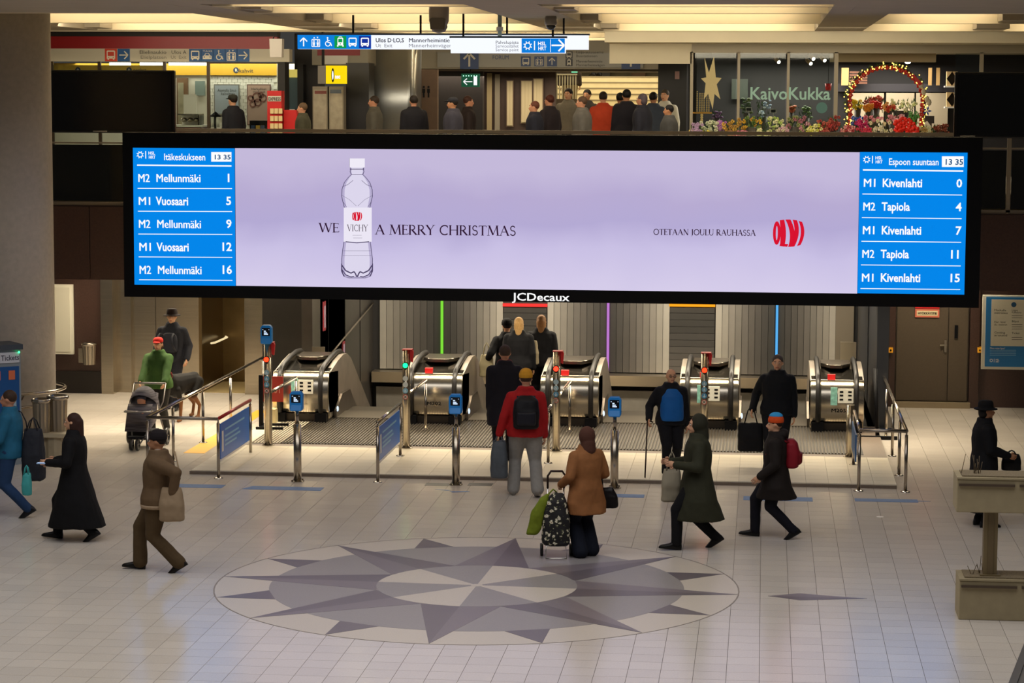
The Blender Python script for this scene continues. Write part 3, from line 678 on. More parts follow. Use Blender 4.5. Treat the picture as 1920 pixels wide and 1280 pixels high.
# things inside the kiosk
dr=thing('kiosk_back_door','brown framed doorway at the back of the kiosk','door',(-12,49.8,UF)); a0,b0=A(332,146,49.8); a1,_=A(352,146,49.8)
bx(a0,a1,49.75,49.86,UF,b0,M('6b4d30',.6)).build('door_frame',dr); bx(a0+.03,a1-.08,49.73,49.75,UF,b0-.1,M('8f866a',.7,var=.3,scale=6)).build('door_leaf',dr)
a0,b0=A(366,152,49.8); a1,b1=A(384,179,49.8); tag(bx(a0,a1,49.78,49.85,b1,b0,M('6d7a72',.5)).build('wall_board'),'grey green board high on the kiosk back wall','board')
a0,b0=A(344,177,49.0); a1,b1=A(368,214,49.0); tag(bx(a0,a1,49.0,49.02,b1,b0,M('f2efe4',.6)).build('white_panel'),'plain white panel standing on the kiosk counter','panel')
kc=thing('kiosk_counter','white kiosk counter with a maroon front','counter',(-11.5,47.8,UF)); a0,b0=A(331,238,47.8); a1,_=A(378,238,47.8)
bx(a0-.6,a1,47.8,48.4,UF,b0,M('6d2418',.5)).build('front_body',kc); bx(a0-.6,a1+.03,47.76,48.44,b0,b0+.04,WHITE).build('worktop',kc)
dc=thing('pastry_case','glass pastry case with chrome trays on the kiosk counter','display case',(-11.4,47.9,b0+.04)); c0,c1=A(332,216,47.9),A(373,237,47.9)
bx(c0[0],c1[0],48.3,48.34,b0+.04,c0[1],WHITE).build('rear_panel',dc); bx(c0[0],c1[0],47.9,48.34,c0[1],c0[1]+.03,STEEL).build('top_panel',dc); bx(c1[0]-.02,c1[0],47.9,48.34,b0+.04,c0[1],GLASS).build('side_glass',dc)
for i in range(3): MB().mat(STEEL,True).ball((c0[0]+.1+i*.13,48.08,b0+.14),(.07,.1,.05)).build('chrome_tray',dc)
def urn(px,mm,lab):
    x,z=A(px,207,47.6); _,zb_=A(px,250,47.6); t=thing('coffee_dispenser',lab,'dispenser',(x,47.6,zb_-.1),'twin coffee dispensers')
    bx(x-.1,x+.1,47.5,47.7,zb_-.1,zb_+.1,mm).build('base',t)
    for s_ in (-1,1): MB().mat(WHITE,True).lathe([(.035,0),(.035,.2)],(x+s_*.055,47.56,zb_+.12),12).build('cup_stack',t)
    MB().mat(BLACK).lathe([(.11,.33),(.11,.36),(.03,.42),(0,.44)],(x,47.6,zb_),12).build('lid',t); bx(x-.02,x+.02,47.55,47.6,zb_+.1,zb_+.34,BLACK).build('core',t)
urn(404,M('54283a',.5,var=.4,scale=20),'black coffee dispenser with maroon patterned base behind the kiosk glass'); urn(425,M('c08a28',.5,var=.3,scale=20),'black coffee dispenser with ochre base behind the kiosk glass')
rk=thing('red_display_stand','tall red cardboard stand with rows of small packets labelled EXPRESS','display stand',A(515,250,46.2)[:1]+(46.2,UF))
a0,b0=A(501,170,46.2); a1,b1=A(528,251,46.2)
bx(a0,a1,46.2,46.5,UF,b0,RED).build('body',rk); Y2=46.19
f=Flat(Y2,M('c9c2b4',.5)); prect(f,502,180,527,190).build('white_field',rk); ptext('EXPRESS',503,526,188.5,6.5,Y2-.005,BLACK,rk,bold=.03)
for j in range(4):
    for i in range(3): X,Z=A(510+i*8,208+j*14,Y2-.03); bx(X-.035,X+.035,Y2-.04,Y2,Z-.05,Z+.05,M('d8c08a',.5)).build('packet',rk)
bx(a1+.02,a1+.28,46.3,46.6,UF,A(530,206,46.3)[1],RED).build('side_box',rk)
x,z=A(527,190,46.0)
mg=thing('magazine_rack','dark magazine rack with blue and yellow covers by the kiosk glass','rack',(A(487,225,47.5)[0],47.5,UF)); a0,b0=A(468,226,47.5); a1,_=A(505,226,47.5)
bx(a0,a1,47.5,47.8,UF,b0,BLACK).build('body',mg)
for i,c in enumerate(('24406e','c9a038','33507e')): X,Z=A(471+i*9,250,47.47); bx(X,X+.08,47.45,47.5,Z,Z+.16,M(c,.5)).build('magazine',mg)

# speaker, yellow lit sign, lockers, columns
x,z=A(518,90,44.5); t=thing('wall_speaker','boxy grey loudspeaker hanging beside the red kiosk band','loudspeaker',(x,44.5,z)); MB().mat(M('8d867c',.6)).prism([(x-.11,z-.17),(x+.11,z-.17),(x+.12,z+.17),(x-.12,z+.17)],44.45,44.65).build('cabinet',t); MB().mat(BLACK).tube([(x-.07,44.55,z+.17),(x-.05,44.55,z+.22),(x+.05,44.55,z+.22),(x+.07,44.55,z+.17)],.012,6).build('bracket',t)
ku=struct(MB().mat(M('8c8676',.7)).box(A(585,93,48)[0],A(690,93,48)[0],48,50,A(600,122,48)[1],A(600,60,48)[1]).build('wall_header')); 
for a,b in ((604,652),): f=Flat(47.97,M('c9c6bc',.5)); prect(f,a,104,b,120).build('light_field',ku)
f=Flat(47.98,M('7d1a20',.5)); prect(f,595,93,675,104).build('red_field',ku)
struct(bx(A(536,150,47.6)[0],A(585,150,47.6)[0],48.5,49,UF,6.9,M('1a1613',.5)).build('wall_concourse'))
nv=thing('narrow_display','narrow lit display window with yellow top and blue poster beside the kiosk','window display',(A(545,200,48)[0],48,UF)); a0,b0=A(536,130,48.0); a1,b1=A(556,205,48.0)
bx(a0,a1,48.2,48.25,b1,b0,M('3a5560',.4)).build('blue_poster',nv); bx(a0,a1,48.15,48.2,b0-.16,b0,E('d9c460',.8)).build('yellow_top',nv); bx(a0-.05,a0,48.1,48.3,UF,b0+.1,BLACK).build('jamb',nv); bx(a1,a1+.12,48.1,48.4,UF,b0+.1,DARK).build('jamb',nv)
ys=thing('yellow_light_box','glowing yellow cube sign box with a small white and black emblem','sign',(A(620,140,46.5)[0],46.5,5.9)); a0,b0=A(611,123,46.5); a1,b1=A(647.5,157,46.5)
bx(a0,a1,46.5,46.7,b1,b0,E('ffd800',1.05)).build('lit_face',ys); bx(a0-.16,a0-.005,46.5,46.9,b1,b0,M('6d675c',.6)).build('side_panel',ys)
X,Z=A(624,141,46.49); Flat(46.49,BLACK).disc(X,Z,.03,16,.14).build('emblem',ys); Flat(46.485,FG).disc(X,Z,.018,16,.09).build('mark',ys); ptext('nsc',628,638,147,8,46.485,FG,ys,bold=.06)
bx(a0-.1,a0-.06,46.6,46.7,b0,6.9,BLACK).build('hanger_rod',ys)
lk=thing('poster_cabinet','two door cabinet with faded notices under the yellow light box','cabinet',(A(614,250,47.5)[0],47.5,UF)); 
for a,b,nm in ((585,615,'left'),(616,645,'right')):
    a0,b0=A(a,162,47.5); a1,_=A(b,162,47.5); bx(a0+.01,a1-.01,47.5,47.8,UF,b0,M('8c8372',.5,.3)).build('door',lk)
    f=Flat(47.49,M('a39a86',.6,var=.15,scale=8)); prect(f,a+3,168,b-3,245).build('notice',lk)
f=Flat(47.485,M('7a3a30',.5)); prect(f,590,170,612,176).build('mark',lk); f=Flat(47.485,M('5a6470',.5)); prect(f,619,168,640,175).build('mark',lk)
struct(bx(A(647,150,47.8)[0],A(690,150,47.8)[0],47.9,48.6,UF,6.3,M('0e0c12',.4)).build('wall_recess'))
_mx=A(732,150,49.2)[0]; cc=struct(MB().mat(M('9fa2a2',.3,.85,var=.12,scale=1.2,bump=.6,name='mirror_steel'),True).prism([(_mx+3.2*math.sin(a),52.2-3.2*math.cos(a)) for a in [-.146+.292*i/10 for i in range(11)]]+[(_mx+.46,50.5),(_mx-.46,50.5)],UF,6.9,'z').build('column'))
bx(A(690,95,48)[0],A(778,95,48)[0],50.0,50.2,6.65,6.9,M('2c2c2e',.4)).build('collar',cc)
wt=struct(bx(A(779,150,50.5)[0],A(820,150,50.5)[0],50.5,50.7,UF,A(800,130,50.5)[1],M('5b4634',.5,.2,var=.1)).build('wall_toilet')); X,Z=A(799,172,50.48); 
g=Flat(50.48,BLACK)
for a in (-.05,.05): g.disc(X+a,Z+.1,.025,10).rect(X+a-.03,X+a+.03,Z-.02,Z+.065).rect(X+a-.018,X+a+.018,Z-.12,Z-.02)
g.build('pictogram',wt)
# corridor header with way signs
YH=54.0
hd=struct(bx(A(779,90,YH)[0],A(1297,90,YH)[0],YH,YH+.4,A(900,129,YH)[1],6.9,M('8b8372',.7)).build('wall_corridor_header'))
struct(bx(A(779,90,YH)[0],A(1297,90,YH)[0],YH+.4,58.5,A(900,132,YH)[1],6.9,M('54493a',.7)).build('ceiling_corridor'))
cs=thing('corridor_sign','long unlit overhead way sign with blue arrow fields above the stair corridor','sign',(A(1040,110,YH)[0],YH,6.2))
YJ=YH-.08; a0,b0=A(820,98,YJ); a1,b1=A(1206,127,YJ); bx(a0,a1,YJ,YH,b1,b0,M('7d7a70',.45)).build('sign_box',cs)
AF=M('10305e',.5); AW=M('b8b2a2',.6)
for px,k,sz in ((880,'up',.42),(1183,'up',.42),(986,'bus',.22),(1011,'lift',.22),(1035,'up',.22),(1067,'bus',.16),(1067.01,'tram',.16)): 
    X,Z=A(px,112 if sz>.3 else (115 if sz>.2 else (103 if k=='bus' else 117)),YJ-.01); picto(k,X,Z,sz,YJ-.01,AF if sz!=.16 else M('1c1c22',.5),AW,cs)
ptext('FORUM',923,953,111,8,YJ-.01,AF,cs)
for a,b,c,y in (('Linja-autoasema',1080,1131,100),('Busstationen',1080,1119,107),('Mannerheimintie',1080,1129,117),('Mannerheimvägen',1080,1133,124)): ptext(a,b,c,y,5,YJ-.01,TD,cs)
ex=thing('exit_sign','green lit emergency exit sign with arrow in the dark corridor mouth','sign',(A(881,150,YH)[0],YH+.3,5.9)); a0,b0=A(864,138,YH); a1,b1=A(898.5,163,YH)
bx(a0,a1,YH+.1,YH+.16,b1,b0,M('1c6a48',.4,emit=.5)).build('sign_plate',ex)
Flat(YH+.09,FG).line([(a0+.25,(b0+b1)/2-.03),(a0+.06,(b0+b1)/2-.03)],.02).line([(a0+.13,(b0+b1)/2+.04),(a0+.05,(b0+b1)/2-.03),(a0+.13,(b0+b1)/2-.1)],.02).rect(a0+.28,a0+.36,b1+.04,b0-.06).build('mark',ex)
for i in range(6): MB().mat(E('b8ffe0',1.5)).ball((a0+.05+i*.06,YH+.09,b0-.05),.014,6,4).build('led',ex)
bx((a0+a1)/2-.01,(a0+a1)/2+.01,YH+.1,YH+.12,b0,A(900,130,YH)[1],BLACK).build('hanger_rod',ex)
x,z=A(1077,132,56); t=thing('green_exit_light','tiny glowing green exit light below the corridor header','sign',(x,56,z)); bx(x-.07,x+.07,56,56.05,z-.05,z+.05,E('7fe8b0',1.2)).build('lit_face',t); bx(x-.01,x+.01,56,56.02,z+.05,z+.2,BLACK).build('hanger_rod',t)
# corridor walls
struct(bx(A(822,200,56)[0],A(905,200,56)[0],56,56.3,UF,6.3,M('15100f',.6)).build('wall_corridor_dark'))
wb=struct(bx(A(905,200,57)[0],A(1040,200,57)[0],57.2,57.5,UF,6.3,M('3d2c22',.6,var=.1)).build('wall_corridor_brown'))
for a,b,c,d,m in ((912,921,137,250,'a0926a'),(927,936,139,250,'86806e')): a0,b0=A(a,c,57); a1,b1=A(b,d,57); bx(a0,a1,57.1,57.2,b1,b0,M(m,.6)).build('light_strip',wb)
for i,(a,b,c,d) in enumerate(((949,963,150,238),(976,999,150,232),(999,1019,146,228))):
    t=poster('paper_curtain',('pale paper covered window in the corridor, the narrow one beside the light strips','pale paper covered window in the corridor, middle of the three','tall pale paper covered window at the corridor corner')[i],(a,c,b,d),57.1,M('b0a684',.8),cat='window covering',frame=M('5a4534',.5))
    n=max(2,(b-a)//6)
    for k in range(n): X0=A(a+2+(b-a-4)*k/n,c+3,57.05); X1=A(a+1.5+(b-a-4)*(k+1)/n,d-3,57.05); bx(X0[0],X1[0],57.06+.01*(k%2),57.09,X1[1],X0[1],M('bdb28e',.8)).build('paper_sheet',t)
# stairs
st=struct(bx(A(1040,200,64)[0]-.3,A(1256,200,60)[0]+.2,60.0,60.05,UF-.02,UF,M('cfc2a0',.6)).build('floor_stair'))
xl=A(1018,200,62)[0]; xr=A(1262,200,62)[0]; SM=M('d8c99f',.6,var=.05)
for i in range(14): bx(xl,xr,60+i*.32,60+(i+1)*.32+.03,UF+i*.155,UF+(i+1)*.155,SM).build('stair_step',st); bx(xl,xr,60+i*.32-.01,60+i*.32+.02,UF+(i+1)*.155-.03,UF+(i+1)*.155+.003,M('8a7d60',.6)).build('step_nosing',st)
bx(xl-.5,xr+.5,64.4,70,UF+2.0,UF+2.17,SM).build('stair_landing',st); bx(-12,6,69,69.2,UF,9,M('8d8468',.7)).build('rear_wall',st)
for i in range(5): x=xl+.9+i*1.0; bx(x,x+.4,68.6,69,UF+2,UF+2.6,[M('6a675e',.5),M('8a6a4a',.5),M('4c4a46',.5)][i%3]).build('shop_glimpse',st)
sr=thing('stair_railing','pale barred railing at the side of the white stairs','railing',(xl+.4,61,UF))
for i in range(8): x=A(1043+i*5,200,61.5)[0]; zt=A(1043+i*5,141,61.5)[1]; bx(x,x+.03,61.5,61.53,zt-.6-.0*i,zt,M('c9bf9c',.5)).build('baluster',sr)
a0,b0=A(1041,141,61.5); a1,_=A(1082,141,61.5); bx(a0,a1,61.48,61.54,b0,b0+.04,M('c9bf9c',.5)).build('top_rail',sr); bx(a0,a1,61.48,61.54,UF,b0-.6,M('5a4c3a',.6)).build('base_wall',sr)
struct(bx(A(1255,200,56)[0],A(1295,200,56)[0]+.1,50,58,UF,6.5,M('0b0a0d',.5)).build('wall_black_pier')); X,Z=A(1269,141,49.9); tag(bx(X-.04,X+.05,49.93,50,Z-.08,Z+.08,M('8c6a64',.5)).build('wall_notice'),'small pinkish notice high on the black pier','notice')
# ---------------------------------------------------------------- florist
YF=48.0
fl_=thing('florist_facade','glazed florist shop front with pale frames and green hand lettering','shop front',(1,YF,UF)); FR=M('a39a86',.45,.3)
a0=A(1297,97,YF); a1=A(1920,97,YF); bx(a0[0],9,YF,YF+.12,a0[1]-.02,6.69,FR).build('top_frame',fl_)
bx(a0[0],9,51.6,51.7,UF,6.6,M('161418',.6)).build('rear_wall',fl_)
bx(a0[0],9,48.1,51.6,6.55,6.6,M('837a66',.7)).build('shop_ceiling',fl_)
for px,w_ in ((1297,.04),(1385,.035),(1478,.035),(1568,.05),(1840,.05)): x=A(px,200,YF)[0]; bx(x-w_,x+w_/2,YF,YF+.08,UF,a0[1],FR).build('mullion',fl_)
xg=[A(p,200,YF)[0] for p in (1299,1384,1477,1566)]
for i in range(3): bx(xg[i]+.03,xg[i+1]-.05,YF+.03,YF+.04,UF,a0[1]-.02,GLASS).build('glass_panel',fl_)
bx(A(1790,200,YF)[0],A(1838,200,YF)[0],YF+.03,YF+.04,UF,a0[1]-.02,GLASS).build('glass_panel',fl_)
LG=M('a9c4a0',.5,emit=.62); ptext('KaivoKukka',1405,1555,186,24,YF-.03,LG,fl_,bold=.02,name='shop_name')
Z=A(1600,115,49)[1]; bx(A(1556,115,49)[0],A(1755,115,49)[0],49,49.3,A(1600,116,49)[1],A(1600,97,49)[1],M('a8997a',.7)).build('header_beam',fl_)
bx(A(1570,180,51.5)[0],A(1792,180,51.5)[0],51.3,51.6,A(1650,172,51.5)[1],A(1650,157,51.5)[1],M('25242c',.5)).build('dark_shelf',fl_)
for a,b in ((1593,1658),(1660,1715),(1716,1778)): x0_,z1_=A(a,174,51.2); x1_,z0_=A(b,245,51.2); bx(x0_+.02,x1_-.02,51.2,51.3,z0_,z1_,M('a79c86',.4,.2)).build('cooler_panel',fl_)
for a in (1700,1741,1756): x0_,z1_=A(a,127,51); x1_,z0_=A(a+6,160,51); bx(x0_,x1_,51,51.05,z0_,z1_,M('a38350',.6)).build('wood_board',fl_) if a>1700 else None
for a,b in ((1578,1591),): x0_,z1_=A(a,127,51); x1_,z0_=A(b,160,51); bx(x0_,x1_,51,51.05,z0_,z1_,M('a38350',.6)).build('wood_board',fl_)
x0_,z1_=A(1593,133,51); x1_,z0_=A(1626,158,51)
wd=thing('slatted_crate_wall','reddish wooden slat panel on the dark wall behind the flower arch','panel',(x0_,51,z0_))
for i in range(5): bx(x0_,x1_,51,51.04,z0_+i*(z1_-z0_)/5+.008,z0_+(i+1)*(z1_-z0_)/5-.008,M('5a3420',.6,var=.2)).build('slat',wd)
for i,(py) in enumerate((134,173)):
    x0_,z1_=A(1775,py,50); x1_,z0_=A(1795,py+27,50); t=thing('diamond_shelf','%s pale wooden box with a diamond opening beside the black display back'%('upper','lower')[i],'shelf',(x0_,50,z0_),'pale wooden diamond boxes'); w_=x1_-x0_; h_=z1_-z0_
    bx(x0_,x1_,50.1,50.14,z0_,z1_,M('241c14',.7)).build('back_panel',t)
    for q in (((0,0),(.5,0),(0,.5)),((1,0),(1,.5),(.5,0)),((0,1),(0,.5),(.5,1)),((1,1),(.5,1),(1,.5))): MB().mat(M('c4a878',.6)).prism([(x0_+u*w_,z0_+v*h_) for u,v in q],49.95,50.1).build('corner_board',t)
    bx(x0_-.04,x1_+.02,49.9,50.14,z0_-.03,z0_,WHITE).build('base_board',t)
for i,(px,py) in enumerate(((1460,118),(1525,112),(1546,115),(1520,121))):
    X,Z=A(px,py,48.8); t=thing('spotlight',('lit spotlight behind the second pane of the florist window','upper lit spotlight of the close trio behind the third florist pane','lit spotlight of the trio nearest the third mullion','lowest lit spotlight of the trio above the lettering')[i],'spotlight',(X,48.8,Z),'florist spotlights'); MB().mat(M('8a7048',.4)).tube([(X,48.8,Z+.02),(X-.08,48.9,Z+.1)],.04,8).build('can',t); MB().mat(E('fff4e0',6)).tube([(X+.005,48.79,Z+.015),(X,48.8,Z+.02)],.036,8).build('lit_lens',t); MB().mat(BLACK).tube([(X-.05,48.86,Z+.08),(X-.05,48.86,6.56)],.008,5).build('stem',t)
X,Z=A(1702,117,50); t=thing('ceiling_spot','round white ceiling spot above the flower arch','spotlight',(X,50,Z)); MB().mat(E('fff8f0',6)).ball((X,50,Z),(.06,.06,.03)).build('lens',t); MB().mat(WHITE).lathe([(.08,.02),(.08,.05)],(X,50,Z),14).build('rim',t)
def starlamp():
    X,Z=A(1334,155,YF+.25); t=thing('star_lantern','big pale paper star lantern glowing in the florist window','lantern',(X,YF+.25,Z)); m=M('e0b878',.8,emit=.8)
    pts=[(-14,-48),(-5,-19),(4,-50),(8,-10),(19,-9),(10,3),(17,31),(6,21),(3,50),(-6,21),(-14,31),(-11,1),(-20,-8),(-10,-10)]
    k=A(1335,155,YF)[0]-A(1334,155,YF)[0]; b=MB().mat(m); n=len(pts)
    P=[(X+a*k,YF+.25,Z-c*k) for a,c in pts]
    for i in range(n):
        j=(i+1)%n; b.poly([P[i],P[j],(X,YF+.13,Z)]); b.poly([P[j],P[i],(X,YF+.37,Z)])
    b.build('paper_star',t); MB().mat(BLACK).tube([(X,YF+.25,Z+.3),(X,YF+.25,6.55)],.006,5).build('cord',t)
starlamp()
X,_=A(1316,200,48.5); cd_=thing('candle_arch_lamp','brass tiered candle lamp with bead stems in the florist window','lamp',(X,48.5,5)); _,zb_=A(1316,210,48.5); BRS=M('c9903c',.35,.7,emit=0); k=.0107
for dx,h in ((-9,40),(-4,38),(0,38),(4,38),(9,44),(13,36)): 
    bd=MB().mat(M('e8b868',.4,emit=.35)); n=int(h*k/.035)
    for i in range(n): bd.ball((X+dx*k,48.5,zb_+.02+i*.035),.015,6,4)
    bd.build('bead_stem',cd_)
bx(X-.2,X+.2,48.48,48.52,zb_-.03,zb_,BRS).build('cross_bar',cd_)
for i in range(7): MB().mat(M('e8b868',.4,emit=.5)).ball((X,48.5,zb_-.06-i*.05),.028,8,6).build('bead',cd_)
bx(X-.25,X+.2,48.4,48.6,zb_-.42,zb_-.36,E('ffd040',1.2)).build('lit_base',cd_)
# flowers
R=random.Random(3)
def ico(mb,c,r,sq=1): mb.ball(c,(r,r,r*sq),6,4)
LEAFM=M('3f5a2c',.6,var=.3,scale=30); LEAF2=M('5d6b34',.6,var=.3,scale=30)
def bouquet(px,py,wpx,hpx,Y,col,lab,n=20,br=.04,leaf=LEAFM,wrap=None,petals=True,blobs=True):
    """bucket + leaves + blossoms, centre of the flower head at (px,py)"""
    X,Z=A(px,py,Y); k=Y/CF; w=wpx*k/2; h=hpx*k/2
    t=thing('flower_bunch',lab,'flowers',(X,Y,max(4,Z-h-.35)),'flower bunches of the florist')
    zb=Z-h-.3
    MB().mat(wrap or M('4a4640',.5),True).lathe([(w*.42,UF-zb),(w*.36,0),(w*.62,.34)],(X,Y,zb),14).build('wrapper' if wrap else 'bucket',t)
    lv=MB().mat(leaf)
    for i in range(46):
        a=R.random()*6.28; r=math.sqrt(R.random()); x=X+w*r*math.cos(a); y=Y+w*.6*r*math.sin(a); z=Z+h*R.uniform(-1,.7)
        d=R.uniform(.04,.09); dx=R.uniform(-1,1)*.03; lv.poly([(x-.012,y,z),(x+dx,y-.015,z+d),(x+.014,y+.005,z)]); lv.poly([(x,y-.012,z),(x+dx,y,z+d),(x+.01,y+.012,z-.02)])
    lv.build('foliage',t,kind='stuff')
    for m_ in (col if isinstance(col,list) else [col]):
        b=MB().mat(M(m_,.55,var=.12,scale=30))
        for i in range(max(3,n//(len(col) if isinstance(col,list) else 1))):
            a=R.random()*6.28; r=math.sqrt(R.random()); c=(X+w*r*math.cos(a),Y-.04-w*.5*R.random(),Z+h*R.uniform(-.8,1)); s=br*R.uniform(.7,1.2)
            if petals:
                for q in range(5): aa=q*1.257+R.random(); b.ball((c[0]+s*.6*math.cos(aa),c[1]+R.uniform(-.01,.01),c[2]+s*.6*math.sin(aa)),(s*.5,s*.35,s*.5),5,3)
            else: ico(b,c,s,.6)
        b.build('blossoms',t,kind='stuff')
    return t
YB_=47.7
for a in (
 (1305,243,26,20,'b79ac0','pale mauve heather bunch at the end of the row by the black pier'),
 (1330,240,36,22,['d8dcc0','b8c4a0'],'white and grey green flower cone in front of the candle lamp'),
 (1352,236,20,16,['b070b8','c08ac0'],'purple bunch behind the white cone'),
 (1375,236,40,24,['c8a040','b08838'],'yellow flowers in brown paper wrap under the star'),
 (1388,251,24,10,['d08090','c8607a'],'small pink bunch low in front of the brown paper wrap'),
 (1412,232,40,22,['5f7a30','d8a828'],'dense green bunch with yellow dots under the letter K'),
 (1432,250,30,12,['c8d890','e0e0b0'],'pale lime bunch low beneath the green ones'),
 (1452,232,38,22,['a8c060','e8e8b8'],'light green bunch with white blossoms'),
 (1468,246,24,14,['d8d0b0','c8a0b0'],'cream and pink bunch at the second mullion'),
 (1492,230,34,22,['a86878','88905a'],'greenish bunch with dull pink tips behind the window lettering'),
 (1508,240,26,18,['c890a0','90a060'],'pink flecked bunch right of the second mullion'),
 (1526,244,28,20,['d8d858','e8e4a0'],'bright lime yellow cabbage flowers'),
 (1546,238,26,24,['b83838','c06050'],'red spiky bunch next to the lime yellow flowers'),
 (1563,232,22,28,['7a2826','a03830'],'dark red tulip bunch at the shop opening'),
 (1590,246,26,20,['a83440','d89090'],'red bunch in clear wrap at the foot of the flower arch'),):
    bouquet(a[0],a[1],a[2],a[3],YB_ if a[1]<241 else YB_-.25,a[4],a[5],wrap=M('9a6c3c',.7) if 'brown paper wrap under' in a[5] else None)
YB2=49.4
for a in (
 (1608,197,22,16,'e0c820','yellow sprays high inside the arch'),
 (1640,188,40,12,['8a3020','b04830'],'rusty red sprays along the cooler edge'),
 (1628,203,18,12,'e8982c','orange gerbera bunch inside the arch'),
 (1642,198,20,14,'c81c18','scarlet bunch above the orange gerberas'),
 (1666,203,24,18,['d84830','e8b060'],'mixed red and apricot bunch in the middle of the arch'),
 (1690,198,50,26,['e0e8a8','f0f0d0'],'large pale green and white bunch inside the arch'),
 (1606,228,18,16,['2850b8','3868c8'],'small bright blue flowers at the arch foot'),
 (1614,236,26,22,['c01860','d83078'],'magenta gerberas low in the arch'),
 (1635,224,36,14,['e07890','f0a8b0'],'pink gerberas in the middle of the arch'),
 (1676,222,34,12,['e898a8','f0b8c0'],'rose pink gerberas beside the big red blooms'),
 (1650,240,44,28,['f0ecd0','e8e4b8'],'white chrysanthemums in front of the arch'),
 (1620,248,30,12,['c81848','d83858'],'crimson gerberas below the magenta ones'),
 (1734,246,30,18,['b8a060','d8d8b0'],'dried beige bunch by the arch foot'),
 (1763,243,34,16,['6a2c1c','8a4028'],'dark rust coloured dried flowers by the display back'),
 (1712,222,20,24,['4a9850','68a858'],'plain green leafy bunch behind the red blooms')):
    bouquet(a[0],a[1],a[2],a[3],YB2-(a[1]-190)*.022,a[4],a[5],br=.04)
for a in ((1432,205,26,34,['9fb8d8','d8e4f0'],'blue and silver tinsel branches behind the florist window lettering'),(1345,215,18,14,['5a3a6a','7a5a8a'],'dull violet plant inside the first florist pane'),(1400,200,20,30,['3f5a34','5a6a3a'],'dark green plant inside the second florist pane'),(1510,212,26,26,['4a6a3a','6a8a4a'],'leafy green plant inside the third florist pane'),(1484,204,14,14,['b0502a','c06030'],'orange brown plant beside the second mullion, inside')):
    bouquet(a[0],a[1],a[2],a[3],49.3,a[4],a[5],n=16,petals=False)
X,Z=A(1541,202,47.95); tag(Flat(48.026,M('8fb89a',.5,emit=.25)).disc(X,Z,.11,24).build('window_emblem',None),'round pale green emblem stuck on the florist window below the lettering','emblem')
X,Z=A(1553,163,49.2); t=thing('red_pot','small red hanging pot above the window emblem','pot',(X,49.2,Z-.07)); MB().mat(RED,True).lathe([(.05,-.07),(.07,.07)],(X,49.2,Z),14).build('pot',t); MB().mat(BLACK).tube([(X,49.2,Z+.07),(X,49.2,6.55)],.005,5).build('cord',t)
for px,py,l in ((1404,205,'left hand framed price board above the brown wrapped flowers'),(1450,208,'framed price board above the light green flowers')):
    X,Z=A(px,py,48.3); t=thing('price_board',l,'price board',(X,48.3,Z-.3)); bx(X-.06,X+.06,48.3,48.32,Z-.04,Z+.04,M('9a9488',.5)).build('frame',t); bx(X-.045,X+.045,48.29,48.3,Z-.028,Z+.028,BLACK).build('face',t); bx(X-.006,X+.006,48.3,48.32,Z-.35,Z-.04,M('9a9488',.5)).build('stick',t)
x0_,z1_=A(1372,148,51.4); x1_,z0_=A(1402,186,51.4); tag(bx(x0_,x1_,51.4,51.45,z0_,z1_,M('363e38',.4)).build('wall_panel'),'dull grey green panel on the florist rear wall behind the first mullion','panel')
